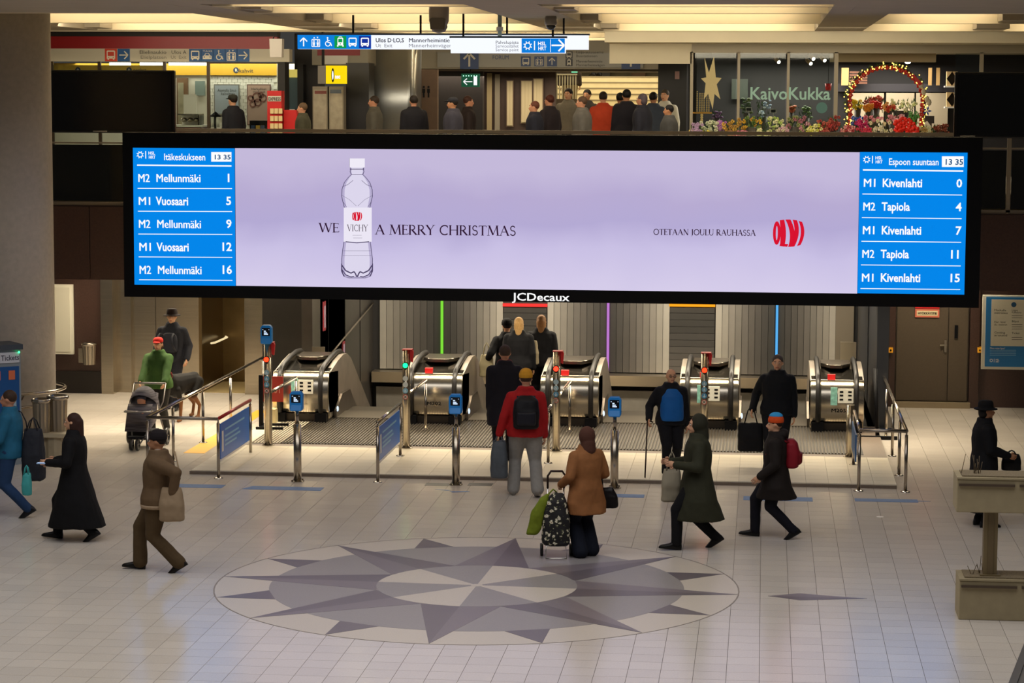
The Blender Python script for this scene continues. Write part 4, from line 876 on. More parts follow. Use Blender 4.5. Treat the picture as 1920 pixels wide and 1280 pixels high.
def arch():
    X,_=A(1660,250,48.6); zt=A(1660,122,48.6)[1]; zb=4.0; rx=A(1732,200,48.6)[0]-X+.02; zc_=A(1660,190,48.6)[1]
    t=thing('flower_arch','tall arch wrapped in fairy lights and red flowers over the florist display','arch',(X,48.6,4)); pts=[]
    for i in range(41):
        a=math.pi*i/40; pts.append((X+rx*math.cos(a),48.6,zc_+(zt-zc_)*math.sin(a)))
    path=[(X+rx-.08,48.6,zb),(X+rx-.02,48.6,zc_-.3)]+pts+[(X-rx+.02,48.6,zc_-.3),(X-rx-.05,48.6,zb)]
    MB().mat(M('3a3020',.6)).tube(path,.02,6).build('wire_frame',t)
    L=MB().mat(E('ffd860',3.2)); G=MB().mat(LEAFM); F_=MB().mat(M('c02018',.5,var=.2,scale=30))
    import bisect
    seg=[Vector(p) for p in path]; tot=[0]
    for p,q in zip(seg,seg[1:]): tot.append(tot[-1]+(q-p).length)
    def at(u):
        d=u*tot[-1]; i=min(len(seg)-2,max(0,bisect.bisect(tot,d)-1)); return seg[i].lerp(seg[i+1],(d-tot[i])/(tot[i+1]-tot[i]))
    for i in range(230):
        p=at(R.random()); o=Vector((R.uniform(-.07,.07),R.uniform(-.16,-.08),R.uniform(-.08,.06))); L.ball(p+o,.013,6,4)
    for i in range(260):
        p=at(R.random())+Vector((R.uniform(-.07,.07),R.uniform(-.05,.05),R.uniform(-.07,.07))); d=Vector((R.uniform(-.05,.05),-.01,R.uniform(-.05,.05)))
        G.poly([p-d*.5,p+Vector((d.z,0,-d.x))*.4,p+d,p-Vector((d.z,0,-d.x))*.4])
    L.build('fairy_lights',t,kind='stuff'); G.build('leaf_garland',t,kind='stuff')
    for i in range(34):
        u=.2+.62*i/33; p=at(u); c=Vector((X,48.6,zc_)); d=(c-p).normalized(); p=p+d*.05
        b=MB().mat(M('b02018',.5,var=.2,scale=30))
        for q in range(5): a=q*1.257; b.ball((p.x+.028*math.cos(a),p.y-.08,p.z+.028*math.sin(a)),(.026,.02,.026),5,3)
        b.build('red_blossom',t)
    X2,Z2=A(1722,155,48.5); rb=MB().mat(RED,True); rb.prism([(X2-.14,Z2+.14),(X2-.1,Z2+.17),(X2+.08,Z2-.02),(X2+.02,Z2-.06)],48.42,48.46); rb.build('red_ribbon',t)
    wb_=MB().mat(M('c8c0a8',.6))
    for px,py in ((1727,160),(1732,172),(1738,186),(1742,192)): wb_.ball(A(px,py,48.45)[:1]+(48.45,A(px,py,48.45)[1]),(.05,.03,.07),6,4)
    wb_.build('hanging_ornament',t)
arch()
am=thing('amaryllis_bunch','large fiery red amaryllis blooms in front of the flower arch','flowers',(A(1700,240,47.9)[0],47.9,4),'flower bunches of the florist')
for px,py in ((1683,231),(1693,226),(1703,229),(1690,240),(1700,238),(1710,236),(1706,248),(1716,244),(1684,243)):
    X,Z=A(px,py,47.9); b=MB().mat(M('e0200c',.45,var=.15,scale=30))
    for q in range(6): a=q*1.047+px; b.ball((X+.05*math.cos(a),47.9+.02*(q%2),Z+.05*math.sin(a)),(.045,.03,.04),6,4)
    b.build('bloom',am)
MB().mat(LEAFM).tube([(A(1700,240,47.9)[0],47.92,4.0),(A(1700,240,47.9)[0],47.92,4.9)],.05,8).build('stems',am)
mm=MB().mat(M('2a2320',.6)); X0,Z1=A(1734,217,48.4); X1,Z0=A(1751,231,48.4); gb=thing('gift_hamper','dark gift hamper with a blue star and white tags beside the arch','hamper',(X0,48.4,Z0)); mm.box(X0,X1,48.3,48.5,Z0,Z1); mm.build('box',gb)
b=MB().mat(M('1c48a0',.5)); X,Z=A(1738,208,48.3); 
for q in range(5): a=q*1.257; b.poly([(X,48.28,Z),(X+.05*math.cos(a+.4),48.29,Z+.05*math.sin(a+.4)),(X+.1*math.cos(a),48.28,Z+.1*math.sin(a)),(X+.05*math.cos(a-.4),48.29,Z+.05*math.sin(a-.4))])
b.build('blue_star',gb); X,Z=A(1741,234,48.2); MB().mat(WHITE).prism([(X-.08,Z+.04),(X-.03,Z+.08),(X+.06,Z-.04),(X,Z-.08)],48.2,48.21).build('price_tag',gb); bx(X0+.05,X1-.05,48.25,48.55,4,Z0,M('4a3a28',.6)).build('pedestal',gb)

# big black display backs hanging in front of the balcony
def tvback(lab,px0,py0,px1,py1):
    x0,z1=A(px0,py0,41.2); x1,z0=A(px1,py1,41.2); t=thing('display_back',lab,'display',((x0+x1)/2,41.2,z0),'black display backs')
    bx(x0,x1,41.2,41.32,z0,z1,M('08080a',.28)).build('casing',t,bevel=.02); bx(x0+.05,x1-.05,41.17,41.2,z0+.05,z1-.05,M('060608',.2)).build('glossy_face',t)
    for u in (.3,.7): x=x0+(x1-x0)*u; bx(x-.05,x+.05,41.3,42.06,z0+.2,z0+.28,BLACK).build('wall_bracket',t)
    MB().mat(M('8c8a86',.3,.9)).tube([(x0+.9 if px0<500 else x0+.1,41.15,z0+.03),(x0+1.15 if px0<500 else x0+.35,41.15,z0+.03)],.012,6).build('cable_clip',t)
tvback('big blank black display between the round column and the kiosk counter',80,131,328,250)
tvback('big blank black display in front of the florist at the picture edge',1791,135,2050,260)
# cameras
def pcam(lab,px,pt,pb,Y,w,Hm,big):
    x,z1=A(px,pt,Y); _,z0=A(px,pb,Y); t=thing('security_camera',lab,'camera',(x,Y,z1),'domed security cameras'); h=z1-z0
    if big:
        MB().mat(Hm,True).lathe([(w*.55,.3),(w*.62,.1),(w*.95,0),(w,-h*.25),(w*.97,-h*.62),(w*.8,-h*.75)],(x,Y,z1),24).build('housing',t)
        MB().mat(M('6f675c',.25),True).lathe([(w*.8,-h*.72),(w*.85,-h*.82),(w*.6,-h*.97),(w*.1,-h*1.02)],(x,Y,z1),20).build('dome',t)
        MB().mat(M('5c554b',.4)).prism([(x-w*.7,z1-h*.9),(x-w*.8,z1-h*.55),(x-w*.5,z1-h*.5),(x+w*.5,z1-h*.5),(x+w*.8,z1-h*.55),(x+w*.7,z1-h*.9)],Y-w*1.02,Y-w*.6).build('front_cover',t)
    else:
        MB().mat(Hm,True).lathe([(w*.45,.35),(w*.5,.05),(w*.7,0),(w,-h*.25),(w,-h*.6),(w*.8,-h*.7)],(x,Y,z1),20).build('housing',t)
        MB().mat(M('1c1a1c',.15),True).lathe([(w*.78,-h*.62),(w*.75,-h*.8),(w*.45,-h*.96),(w*.1,-h)],(x,Y,z1),20).build('dome',t)
pcam('large grey domed security camera hanging over the top edge of the lit way sign',823,6,61,34,.145,M('91877a',.45),True)
pcam('small domed security camera hanging above the blue arrow field of the service sign',1033,27,56,37.6,.1,M('8d8478',.4),False)
X,Z=A(937,55,38.2); t=thing('sign_sensor','small pale sensor bracket hanging above the two lit signs','sensor',(X,38.2,Z)); bx(X-.03,X+.03,38.18,38.24,Z-.15,6.95,M('93a39c',.4)).build('bracket',t); bx(X-.05,X+.05,38.15,38.25,Z-.02,Z+.04,WHITE).build('sensor_head',t)
for px in (1227,1242,1253,1266,1272): X,Z=A(px,86+(px-1227)*.4,49.5+(px-1227)*.05); t=thing('track_spot','%s of the five small dim spotlights on the beige soffit beside the florist'%{1227:'first',1242:'second',1253:'middle one',1266:'fourth',1272:'last'}[px],'spotlight',(X,49.5,Z),'soffit spotlights'); bx(X-.05,X+.05,49.5,49.56,Z+.02,Z+.05,M('5a5247',.5)).build('arm',t); bx(X-.015,X+.015,49.5,49.56,Z-.06,6.7,M('5a5247',.5)).build('stem',t)
bx(-3.1,A(1297,97,YF)[0],48.0,48.1,6.3,6.69,CREAM).build('shop_beam',ceil)

# ---------------------------------------------------------------- escalators
POL=M('ccc2ae',.2,1,var=.05,scale=2,stretch=(.2,1,6),name='polished_cladding')
prof=[(.15,.05),(.12,.16),(.05,.17),(.01,.24),(-.01,.38),(-.01,.52),(.01,.66),(.05,.77),(.1,.84),(.16,.87)]
top=[(1.0,.97),(1.9,1.0),(2.3,.93),(6.2,-1.3),(6.2,-2.6),(3.0,-.75),(2.2,.0)]
def inset(path,d):
    return path
def balus(xc,w,lab,idx):
    Y0=40.47; t=thing('escalator_balustrade',lab,'escalator',(xc,Y0,.05),'escalator newel housings')
    x0,x1=xc-w/2,xc+w/2; Z0=.05
    P=lambda q:[(Y0+a,Z0+b) for a,b in q]
    b=MB().mat(POL,True).prism(P(prof)+P([(1.0,.8),(1.0,.05)]),x0,x1,'x'); b.build('front_cladding',t,bevel=.012)
    MB().mat(M('5c564c',.16,1,name='smoked_deck')).prism(P([(.16,.86),(1.0,.955),(1.0,.5),(.16,.5)]),x0+.02,x1-.02,'x').build('sloping_deck',t)
    MB().mat(POL).prism(P([(1.0,.95),(1.9,.98),(2.3,.9),(6.2,-1.3),(6.2,-2.6),(2.6,-.6),(1.0,.05)]),x0+.03,x1-.03,'x').build('side_body',t)
    MB().mat(STEELD).prism([(x0+.2,Y0+1.15),(x0+.35,Y0+.85),(x1-.35,Y0+.85),(x1-.2,Y0+1.15),(x1-.2,Y0+1.8),(x0+.2,Y0+1.8)],Z0+.985,Z0+1.03,'z').build('octagonal_cover',t)
    MB().mat(TUBE).tube([(x0+.2,Y0+1.15,Z0+1.035),(x0+.35,Y0+.86,Z0+1.035),(x1-.35,Y0+.86,Z0+1.035),(x1-.2,Y0+1.15,Z0+1.035)],.012,6).build('cover_edge',t)
    bx(x0+.02,x1-.02,Y0+.1,Y0+1.0,.0,.19,M('4b443b',.4,.6)).build('plinth',t)
    HR=M('141110',.42,name='handrail_rubber')
    for s,x in (('a',x0+.13),('b',x1-.13)):
        path=[(x,Y0+.1,Z0+.1),(x,Y0-.03,Z0+.2),(x,Y0-.06,Z0+.4),(x,Y0-.05,Z0+.62),(x,Y0+.0,Z0+.8),(x,Y0+.12,Z0+.91),(x,Y0+.35,Z0+.96),(x,Y0+1.0,Z0+1.03),(x,Y0+1.5,Z0+1.06),(x,Y0+1.9,Z0+1.04),(x,Y0+2.3,Z0+.92),(x,Y0+6.2,Z0-1.23)]
        MB().mat(HR).tube(path,.042,10).build('handrail',t)
        bx(x-.1,x+.1,Y0-.05,Y0+.15,Z0,Z0+.16,BLACK).build('handrail_inlet',t)
        MB().mat(M('a89e92',.42,.9,var=.1,scale=3)).prism(P([(.12,.16),(.02,.5),(.12,.84),(.95,.97),(1.5,1.02),(1.9,1.0),(2.3,.88),(6.2,-1.27),(6.2,-2.3),(2.8,-.5),(2.3,-.05),(1.0,.1)]),x+.04 if s=='b' else x-.13,x+.13 if s=='b' else x-.04,'x').build('side_panel',t)
    if idx in (0,3,4):
        xs=x0+.36 if idx!=3 else x0+.32; ST=M('d8d6c8',.5)
        yb=Y0-.035; bx(xs+.1,xs+.36,yb-.004,yb+.03,Z0+.5,Z0+.74,ST).build('sticker',t)
        f=Flat(yb-.006,BLACK)
        for a,b_ in ((.16,.69),(.3,.69),(.16,.63),(.3,.63),(.16,.56),(.3,.56)): f.rect(xs+a-.03,xs+a+.03,Z0+b_-.015,Z0+b_+.015)
        f.build('pictogram',t); bx(xs-.02,xs+.09,yb-.004,yb+.03,Z0+.46,Z0+.76,M('7fb6a8',.5,var=.3,scale=20)).build('sticker',t)
    if idx in (1,2,3,4): bx(xc-.16,xc-.03,Y0+.2,Y0+.3,Z0+.86,Z0+.95,RED).build('stop_button_box',t)
    text('M2'+'01 02 03 04 05'.split()[idx],xc-.1,Z0+.34,.06,Y0-.02,BLACK,t,width=.24,bold=.03) if idx in (1,4) else None
    return t
for i,(xc,w,lab) in enumerate(((-7.9,.98,'polished steel escalator end housing next to the dark wall, with two stickers'),(-5.6,1.02,'polished steel escalator end housing behind the gate post with the green light'),(-3.25,1.0,'polished steel escalator end housing behind the tall group in dark coats'),(-.88,1.0,'polished steel escalator end housing behind the man with the cane'),(1.27,.9,'polished steel escalator end housing beside the metal doors, with white stickers'))): balus(xc,w,lab,i)
STP=M('6b655c',.4,.8,var=.1,scale=30)
for i,(a,b) in enumerate(((-7.38,-6.13),(-5.07,-3.77),(-2.73,-1.4),(-.36,.8))):
    t=thing('escalator_steps','descending escalator steps between steel housings, %s'%('next to the dark wall','where the group in dark coats is going down','behind the tan coated woman','behind the man with the black tote bag')[i],'escalator',(a,41.1,.05))
    bx(a,b,41.0,41.9,-.1,.075,M('746d62',.4,.8,var=.1,scale=40)).build('comb_plate',t)
    for k in range(12):
        y=41.9+k*.4; z=.05-max(0,k-1)*.2; bx(a+.02,b-.02,y,y+.41,z-.35,z,STP).build('step',t)
        if k<1: continue
    for s in (a,b): bx(s-.02,s+.02,41.05,46,-.1-.0,.22,STEELD).build('skirt',t) if False else MB().mat(STEELD).prism([(41.0,-.2),(41.0,.2),(41.6,.42),(42.4,.4),(46,-1.7),(46,-2.6)],s-.02,s+.02,'x').build('skirt',t)
    MB().mat(E('dff0ff',1.2)).ball((a+.03,41.05,.22),(.02,.02,.05),8,6).build('entry_light',t)
# yellow/steel box left of first housing + notice stand behind
X,Z=A(505,745,40); tag(bx(-8.42,-8.28,40.2,40.5,.05,.3,M('b8aa80',.5)).build('cable_box'),'small beige box on the floor left of the first escalator housing','box')
x,z=A(596,672,43.6); t=thing('notice_plate','dull grey notice plate standing behind the first escalator housing','plate',(x,43,0)); a0,b0=A(585,650,42.9); a1,b1=A(609,672,42.9); bx(a0,a1,42.9,42.93,b1-.3,b0,M('6d665c',.4,.5)).build('plate',t); bx(a0+.1,a0+.16,42.93,42.97,-.0,b0-.2,DARK).build('stand',t)
x0,z1=A(1576,641,43.4); x1,z0=A(1605,672,43.4); t=thing('notice_plate','pale grey notice plate standing behind the fifth escalator housing','plate',(x0,43.4,0)); bx(x0,x1,43.4,43.43,z0-.2,z1,M('9a9284',.4,.5)).build('plate',t); bx(x0+.1,x0+.15,43.43,43.46,-.3,z0,DARK).build('stand',t)
for i,(px,pt,pb,lab) in enumerate(((608,565,620,'upper narrow red and white sticker strip on the side wall of the shaft'),(644,640,672,'lower narrow pink sticker strip on the side wall of the shaft'))):
    y=44.5+i*1.5
    q=ray(px,pt); tt=-8.19/q.x; z1=CH+q.z*tt; yy=q.y*tt; q2=ray(px,pb); z0=CH+q2.z*tt
    t=thing('sticker_strip',lab,'sticker',(-8.19,yy,z0)); bx(-8.2,-8.18,yy-.12,yy+.12,z0,z1,M('a33a48',.5)).build('strip',t); bx(-8.18,-8.175,yy-.07,yy+.07,z0+.1*(z1-z0),z1-.15*(z1-z0),M('b9a8c0',.5)).build('label_field',t)

# ---------------------------------------------------------------- ticket gate posts
def reader(t,x,y,z,w=.18,h=.3):
    """blue card reader head centred at x, base z"""
    b=MB().mat(BLUE); pts=[(x-w/2+.02,z),(x+w/2-.02,z),(x+w/2,z+.03),(x+w/2,z+h-.04),(x+w/2-.03,z+h),(x-w/2+.03,z+h),(x-w/2,z+h-.04),(x-w/2,z+.03)]
    b.prism(pts,y-.09,y+.03); h_=b.build('reader_head',t,bevel=.008)
    MB().mat(BLUE).prism([(y-.13,z+.01),(y-.09,z+.1),(y-.05,z+.1),(y-.05,z+.01)],x-w/2+.01,x+w/2-.01,'x').build('card_shelf',t,bevel=.01)
    bx(x-w*.36,x+w*.36,y-.094,y-.09,z+h*.44,z+h*.86,M('05070f',.2)).build('reader_screen',t)
    f=Flat(y-.097,E('cfe2ff',1.2)); f.rect(x-.03,x+.0,z+h*.66,z+h*.72).rect(x-.03,x+.02,z+h*.58,z+h*.63).rect(x-.03,x+.035,z+h*.5,z+h*.56).rect(x-.055,x-.04,z+h*.76,z+h*.79).rect(x+.045,x+.055,z+h*.76,z+h*.79); f.build('screen_text',t)
def gatepost(px,colr,lab,icons,top=1.64,rd=False,lampz=1.4):
    x,_=A(px,800,37.65); y=37.65
    t=thing('gate_post',lab,'gate post',(x,y,.06),'ticket gate posts')
    r=.062
    MB().mat(STEEL,True).prism([(x+r*math.cos(a)*1.0,y+r*1.6*math.sin(a)) for a in [2*math.pi*i/20 for i in range(20)]],.06,top,'z').build('pillar',t)
    MB().mat(TUBE).lathe([(.1,0),(.1,.012),(.07,.02)],(x,y,.06),20).build('base_flange',t)
    for i in range(4): a=i*1.57+.78; MB().mat(STEELD).lathe([(.012,0),(.012,.02)],(x+.085*math.cos(a),y+.085*math.sin(a),.07),8).build('bolt',t)
    yy=y-r*1.6-.005
    if colr:
        MB().mat(E('20100c',.3)).prism([(x+.052*math.cos(a),lampz+.052*math.sin(a)) for a in [2*math.pi*i/20 for i in range(20)]],yy-.012,yy+.03).build('lamp_rim',t)
        MB().mat(E(colr,5)).prism([(x+.04*math.cos(a),lampz+.04*math.sin(a)) for a in [2*math.pi*i/20 for i in range(20)]],yy-.02,yy).build('signal_lamp',t)
        for k,(bg,ic) in enumerate(icons):
            z=lampz-.21-.098*k; Flat(yy-.001,M(bg,.5)).disc(x,z,.042).build('round_sticker',t)
            if ic: 
                g=Flat(yy-.004,M('e4eef4',.5) if ic!='no' else M('30201c',.5)); s=.06
                if ic=='no': g.line([(x-.02,z+.02),(x+.02,z-.02)],.01).line([(x-.02,z-.02),(x+.02,z+.02)],.01); Flat(yy-.003,M('b83028',.5)).arc(x,z,.037,.009).build('ring_mark',t)
                elif ic=='down': g.line([(x,z+.026),(x,z-.02)],.009).line([(x-.018,z-.004),(x,z-.024),(x+.018,z-.004)],.009)
                else: g.arc(x-.003,z-.008,.014,.006).line([(x-.004,z+.024),(x,z),(x+.014,z-.02)],.007)
                g.build('mark',t)
        fg_=MB().mat(RED).prism([(x+.07,top-.18),(x+.1,top-.2),(x+.115,top-.03),(x+.1,top),(x+.055,top)],y-.03,y+.05); fg_.box(x-.06,x+.1,y-.08,y+.08,top,top+.012); fg_.build('red_flag_plate',t)
    if rd: reader(t,x,y-.05,1.71)
    return t
SB_='8fb4c4'
gatepost(503,'ff2a10','gate post with a red light and a blue card reader on top',[(SB_,'w'),('5f9ab8','w'),('5f9ab8','down'),('d8cfc0','no')],1.72,True,1.46)
gatepost(762,'10e868','gate post showing a green light',[('cfd4d0',''),('cfd4d0',''),('7fb0c8','w'),('d8cfc0','no')])
gatepost(1043,'ff2a18','gate post with a red light beside the person in the red jacket',[('9fb8c4',''),('8fb0c0','w'),('4a88b0','down'),('d8cfc0','no')],1.65,False,1.385)
gatepost(1320,'ff2a10','gate post with a red light behind the man with the cane',[('6f9cb4','w'),('5f98b8','w'),('3f88b4','down'),('d8cfc0','no')],1.66,False,1.40)
gatepost(1594,None,'short plain steel gate post without a light by the metal doors',[],.88)
for px,bw_,lab in ((558,901,'blue card reader on a steel pole in front of the first escalator'),(855,908,'blue card reader on a steel pole beside the person carrying the grey bag'),(1152,915,'blue card reader on a steel pole behind the woman in the tan coat')):
    x,_=A(px,880,34.52); t=thing('card_reader_pole',lab,'card reader',(x,34.52,0),'card reader poles')
    MB().mat(STEEL).tube([(x,34.52,0.0),(x,34.52,.85)],.058,20).build('lower_tube',t); MB().mat(TUBE).tube([(x,34.52,.85),(x,34.52,1.08)],.026,12).build('upper_tube',t)
    MB().mat(TUBE).lathe([(.1,0),(.1,.012),(.06,.02)],(x,34.52,0),20).build('base_flange',t)
    for i in range(4): a=i*1.57+.78; MB().mat(STEELD).lathe([(.014,0),(.014,.025)],(x+.088*math.cos(a),34.52+.088*math.sin(a),.01),8).build('bolt',t)
    reader(t,x,34.5,1.055,.19,.29)
# ---------------------------------------------------------------- guard rails
def guard(nm,lab,bars,posts,board=None):
    t=thing(nm,lab,'guard rail',posts[0][0:2]+(0,),'chrome guard rails')
    for b,m in bars: MB().mat(m).tube(b,.026,10).build('rail_bar',t)
    for x,y,zb,zt in posts:
        MB().mat(TUBE).tube([(x,y,zb),(x,y,zt-.06)],.024,10).build('post',t); MB().mat(TUBE).tube([(x,y,zt-.07),(x,y,zt)],.012,8).build('post_pin',t)
        MB().mat(TUBE).lathe([(.07,0),(.065,.012),(.03,.02)],(x,y,zb),16).build('base_flange',t)
    return t
zr=.89; RT=M('a02a28',.3,.6,name='red_sheen_tube')
t=guard('guard_rail','chrome corner guard rail with a blue notice board beside the stroller',
 [([(-8.0,34.65,zr),(-9.08,34.68,zr)],TUBE),([(-8.9,34.68,zr),(-8.62,34.68,zr)],TUBE),([(-9.08,34.68,zr),(-9.06,43.2,zr)],TUBE),([(-8.0,34.65,zr),(-7.99,36.85,zr)],RT)],
 [(-8.0,34.65,0,zr),(-7.99,36.85,0,zr),(-9.08,34.68,0,zr),(-9.07,36.2,0,zr),(-9.07,38.2,0,zr),(-9.06,40.2,0,zr),(-9.06,42.9,0,zr)]) 
def sideboard(t,x,y0,y1,z0,z1,txt=True):
    bx(x-.008,x+.008,y0,y1,z0,z1,M('1666c4',.4,name='board_blue')).build('blue_board',t)
    bx(x-.01,x+.01,y0,y1,z0-.035,z0-.004,WHITE).build('board_edge',t)
    f=MB().mat(M('7fb4d8',.5))
    for k,(zz,l) in enumerate(((.74,.85),(.55,.6),(.42,.66),(.3,.5))):
        z=z0+(z1-z0)*zz; f.poly([(x+.011,y0+.28,z),(x+.011,y0+.28+(y1-y0-.4)*l,z),(x+.011,y0+.28+(y1-y0-.4)*l,z+.03),(x+.011,y0+.28,z+.03)])
    f.build('print_line',t)
    f=MB().mat(WHITE)
    f.poly([(x+.011,y0+.08,z0+.1),(x+.011,y0+.18,z0+.1),(x+.011,y0+.18,z1-.12),(x+.011,y0+.08,z1-.12)]); f.build('ticket_symbol',t)
sideboard(t,-7.995,34.75,36.75,.27,.80)
t=guard('guard_rail','short chrome guard rail with a small blue notice board near the green lit post',[([(-5.6,34.6,zr),(-5.6,36.8,zr)],TUBE)],[(-5.6,34.6,0,zr),(-5.6,36.8,0.06,zr)]); sideboard(t,-5.6,34.7,36.7,.3,.8)
t=guard('guard_rail','chrome corner guard rail with rounded bar beside the metal doors',
 [([(1.42,34.7,zr),(2.09,34.7,zr)],TUBE),([(2.09,34.7,zr),(2.09,43.1,zr)],TUBE),([(1.42,34.7,zr),(1.42,36.8,zr),],TUBE)],
 [(1.42,34.72,0,zr),(2.09,34.72,0,zr),(2.08,36.24,0,zr),(2.08,38.2,0,zr),(2.08,40.2,0,zr),(2.08,42.1,0,zr),(1.42,36.84,.05,zr)])
bx(1.38,1.40,35.2,36.7,.35,.75,M('1c5a94',.4)).build('blue_board',t)
for x,y1,lab in ((-5.63,39.85,'low slanting chrome bar behind the green lit gate post'),(-3.2,39.95,'low slanting chrome bar behind the middle red lit gate post'),(-7.86,39.9,'low slanting chrome bar behind the gate post with the card reader')):
    guard('gate_bar',lab,[([(x-.02,37.8,zr),(x,y1,zr)],TUBE)],[(x,y1,.06,zr)])
guard('gate_bar','single thin chrome post between the person in the red jacket and the tan coat',[([(-3.24,36.37,zr),(-3.24,37.5,zr)],TUBE)],[(-3.24,36.37,.06,zr)])
# black stands with red signs
def bstand(lab,x,y,h,red):
    t=thing('sign_stand',lab,'stand',(x,y,.05)); MB().mat(BLACK).box(x-.035,x+.035,y-.03,y+.03,.05,h).build('pole',t)
    bx(x-.04,x+.42,y-.27,y-.2,.05,.1,BLACK).build('foot_bar',t); bx(x-.04,x+.42,y+.2,y+.27,.05,.1,BLACK).build('foot_bar',t); bx(x+.02,x+.07,y-.25,y+.25,.05,.1,BLACK).build('cross_bar',t)
    if red: bx(x+.04,x+.38,y-.01,y+.01,h-.45,h-.02,M('b03020',.5)).build('red_sign',t); text('01',x+.22,h-.3,.1,y-.015,M('d8a890',.5),t,width=.1)
    return t
bstand('black stand holding a red sign behind the gate post with the card reader',-8.42,39.7,.95,True)
t=thing('sign_stand','black folding stand with strap on the floor by the guard rail near the metal doors','stand',(1.9,40.3,0)); x=1.94
MB().mat(BLACK).tube([(x,40.2,.02),(x-.05,40.4,1.15)],.035,8).build('pole',t); bx(x-.4,x+.32,40.0,40.07,.0,.06,BLACK).build('foot_bar',t); bx(x-.36,x+.32,41.0,41.07,.0,.06,BLACK).build('foot_bar',t); bx(x-.02,x+.04,40.05,41,.0,.05,BLACK).build('cross_bar',t); MB().mat(RED).tube([(x-.03,40.33,.7),(x-.04,40.38,1.0)],.02,6).build('red_strap',t)
# ---------------------------------------------------------------- left edge: ticket machine, bins
tm_=thing('ticket_machine','blue ticket machine with white header at the left, in front of the round column','ticket machine',(-11.3,35.4,0)); 
# its front is turned towards the hall; corner nearest the column at about px 38
cxm,_=A(39,700,35.6); ang_m=math.radians(38)
def mp(u,v): return (cxm-u*math.cos(ang_m)-v*math.sin(ang_m)*-1*0- v*0, 35.6-u*math.sin(ang_m)+v)
def mprism(u0,u1,v0,v1,z0,z1,m,nm):
    d=(-math.cos(ang_m),-math.sin(ang_m)); n_=(-math.sin(ang_m),math.cos(ang_m)) ; n_=(-n_[0],-n_[1]) if n_[1]<0 else n_
    pts=[(cxm+d[0]*u+n_[0]*v,35.6+d[1]*u+n_[1]*v) for u,v in ((u0,v0),(u1,v0),(u1,v1),(u0,v1))]
    MB().mat(m).prism(pts,z0,z1,'z').build(nm,tm_)
mprism(0,1.0,0,.5,0,1.78,M('8f9aa4',.4,.3),'cabinet'); mprism(.03,.95,-.01,0,.2,1.52,M('0a4f92',.4),'blue_front'); mprism(-.02,1.02,-.06,.52,1.78,1.86,M('3d4653',.5),'roof_plate'); mprism(.03,.95,-.03,0,1.58,1.74,M('c8ccd8',.5),'header_sign')
mprism(.5,.85,-.02,-.01,.85,1.25,M('081830',.2),'machine_screen')
for u,c in ((.85,'8fb8d8'),(.62,'8fc8a8'),(.38,'c86a78'),(.15,'d8704a')): mprism(u-.05,u+.05,-.02,-.01,1.32,1.46,M(c,.5),'icon')
mprism(.1,.25,-.06,-.01,.7,1.0,M('9fb8c8',.4),'card_slot')
o=text('Liput Biljetter Tickets',0,1.625,.085,0,M('4a4858',.5),tm_,width=.86,bold=.02); o.rotation_euler=(math.radians(90),0,ang_m); d=(-math.cos(ang_m),-math.sin(ang_m)); px_=(cxm+d[0]*.9+.03*math.sin(ang_m),35.6+d[1]*.9-.035*math.cos(ang_m)); o.location=Vector((px_[0],px_[1],1.62))-Vector((-11.3,35.4,0))
X=cxm; MB().mat(E('40ff90',3)).ball((X+.0,35.53,1.74),.018,8,6).build('status_light',tm_)
def flbin(lab,px,py,Y,zb,h,r,wall=False):
    x,_=A(px,py,Y); t=thing('litter_bin',lab,'bin',(x,Y,zb),None if wall else 'fluted steel bins')
    k=28; rings=[]
    for z in (0,h*.95): rings.append([(x+(r*(1-.06*(i%2)))*math.cos(2*math.pi*i/k)*(1 if z else .88),Y+(r*(1-.06*(i%2)))*math.sin(2*math.pi*i/k)*(1 if z else .88),zb+z) for i in range(k)])
    MB().mat(M('a69c8c',.3,.9)).loft(rings).build('fluted_body',t)
    MB().mat(TUBE,True).lathe([(r*1.02,h*.9),(r*1.12,h*.94),(r*1.12,h),(r*.95,h*1.02),(r*.9,h*.9)],(x,Y,zb),28,cap=False).build('rim',t)
    MB().mat(BLACK).lathe([(r*.93,h*.955),(r*.5,h*.956),(0.01,h*.957)],(x,Y,zb),20).build('bag_opening',t)
    return t,x
ts,xb1=flbin('fluted steel bin standing closer to the ticket machine',78,800,36.15,.42,.52,.14); _,xb2=flbin('fluted steel bin behind the woman in the long black coat',109,798,36.35,.42,.55,.155)
t=thing('bin_pedestal','stone coloured ribbed pedestal carrying the two steel bins','pedestal',((xb1+xb2)/2-.1,36.25,0)); 
for x in (xb1-.08,xb2+.02):
    k=24; MB().mat(M('a3967c',.6,var=.08)).loft([[(x+.2*(1-.04*(i%2))*math.cos(2*math.pi*i/k),36.25+.2*(1-.04*(i%2))*math.sin(2*math.pi*i/k),z) for i in range(k)] for z in (0,.36)]).build('ribbed_drum',t)
bx(xb1-.3,xb2+.24,36.0,36.5,.36,.42,M('b5a88c',.6)).build('top_slab',t); bx((xb1+xb2)/2-.03,(xb1+xb2)/2+.03,36.2,36.35,.42,.85,STEEL).build('center_bracket',t)
t,xw=flbin('small wall mounted steel bin on the brown wall beside the white panel',167,668,44.05,A(165,683,44.05)[1],.4,.13,True); bx(xw-.22,xw-.11,44.1,44.25,A(165,680,44.1)[1],A(165,653,44.1)[1],STEEL).build('side_box',t); bx(xw-.03,xw+.03,44.1,44.3,A(165,672,44.1)[1],A(165,665,44.1)[1],STEELD).build('wall_bracket',t)
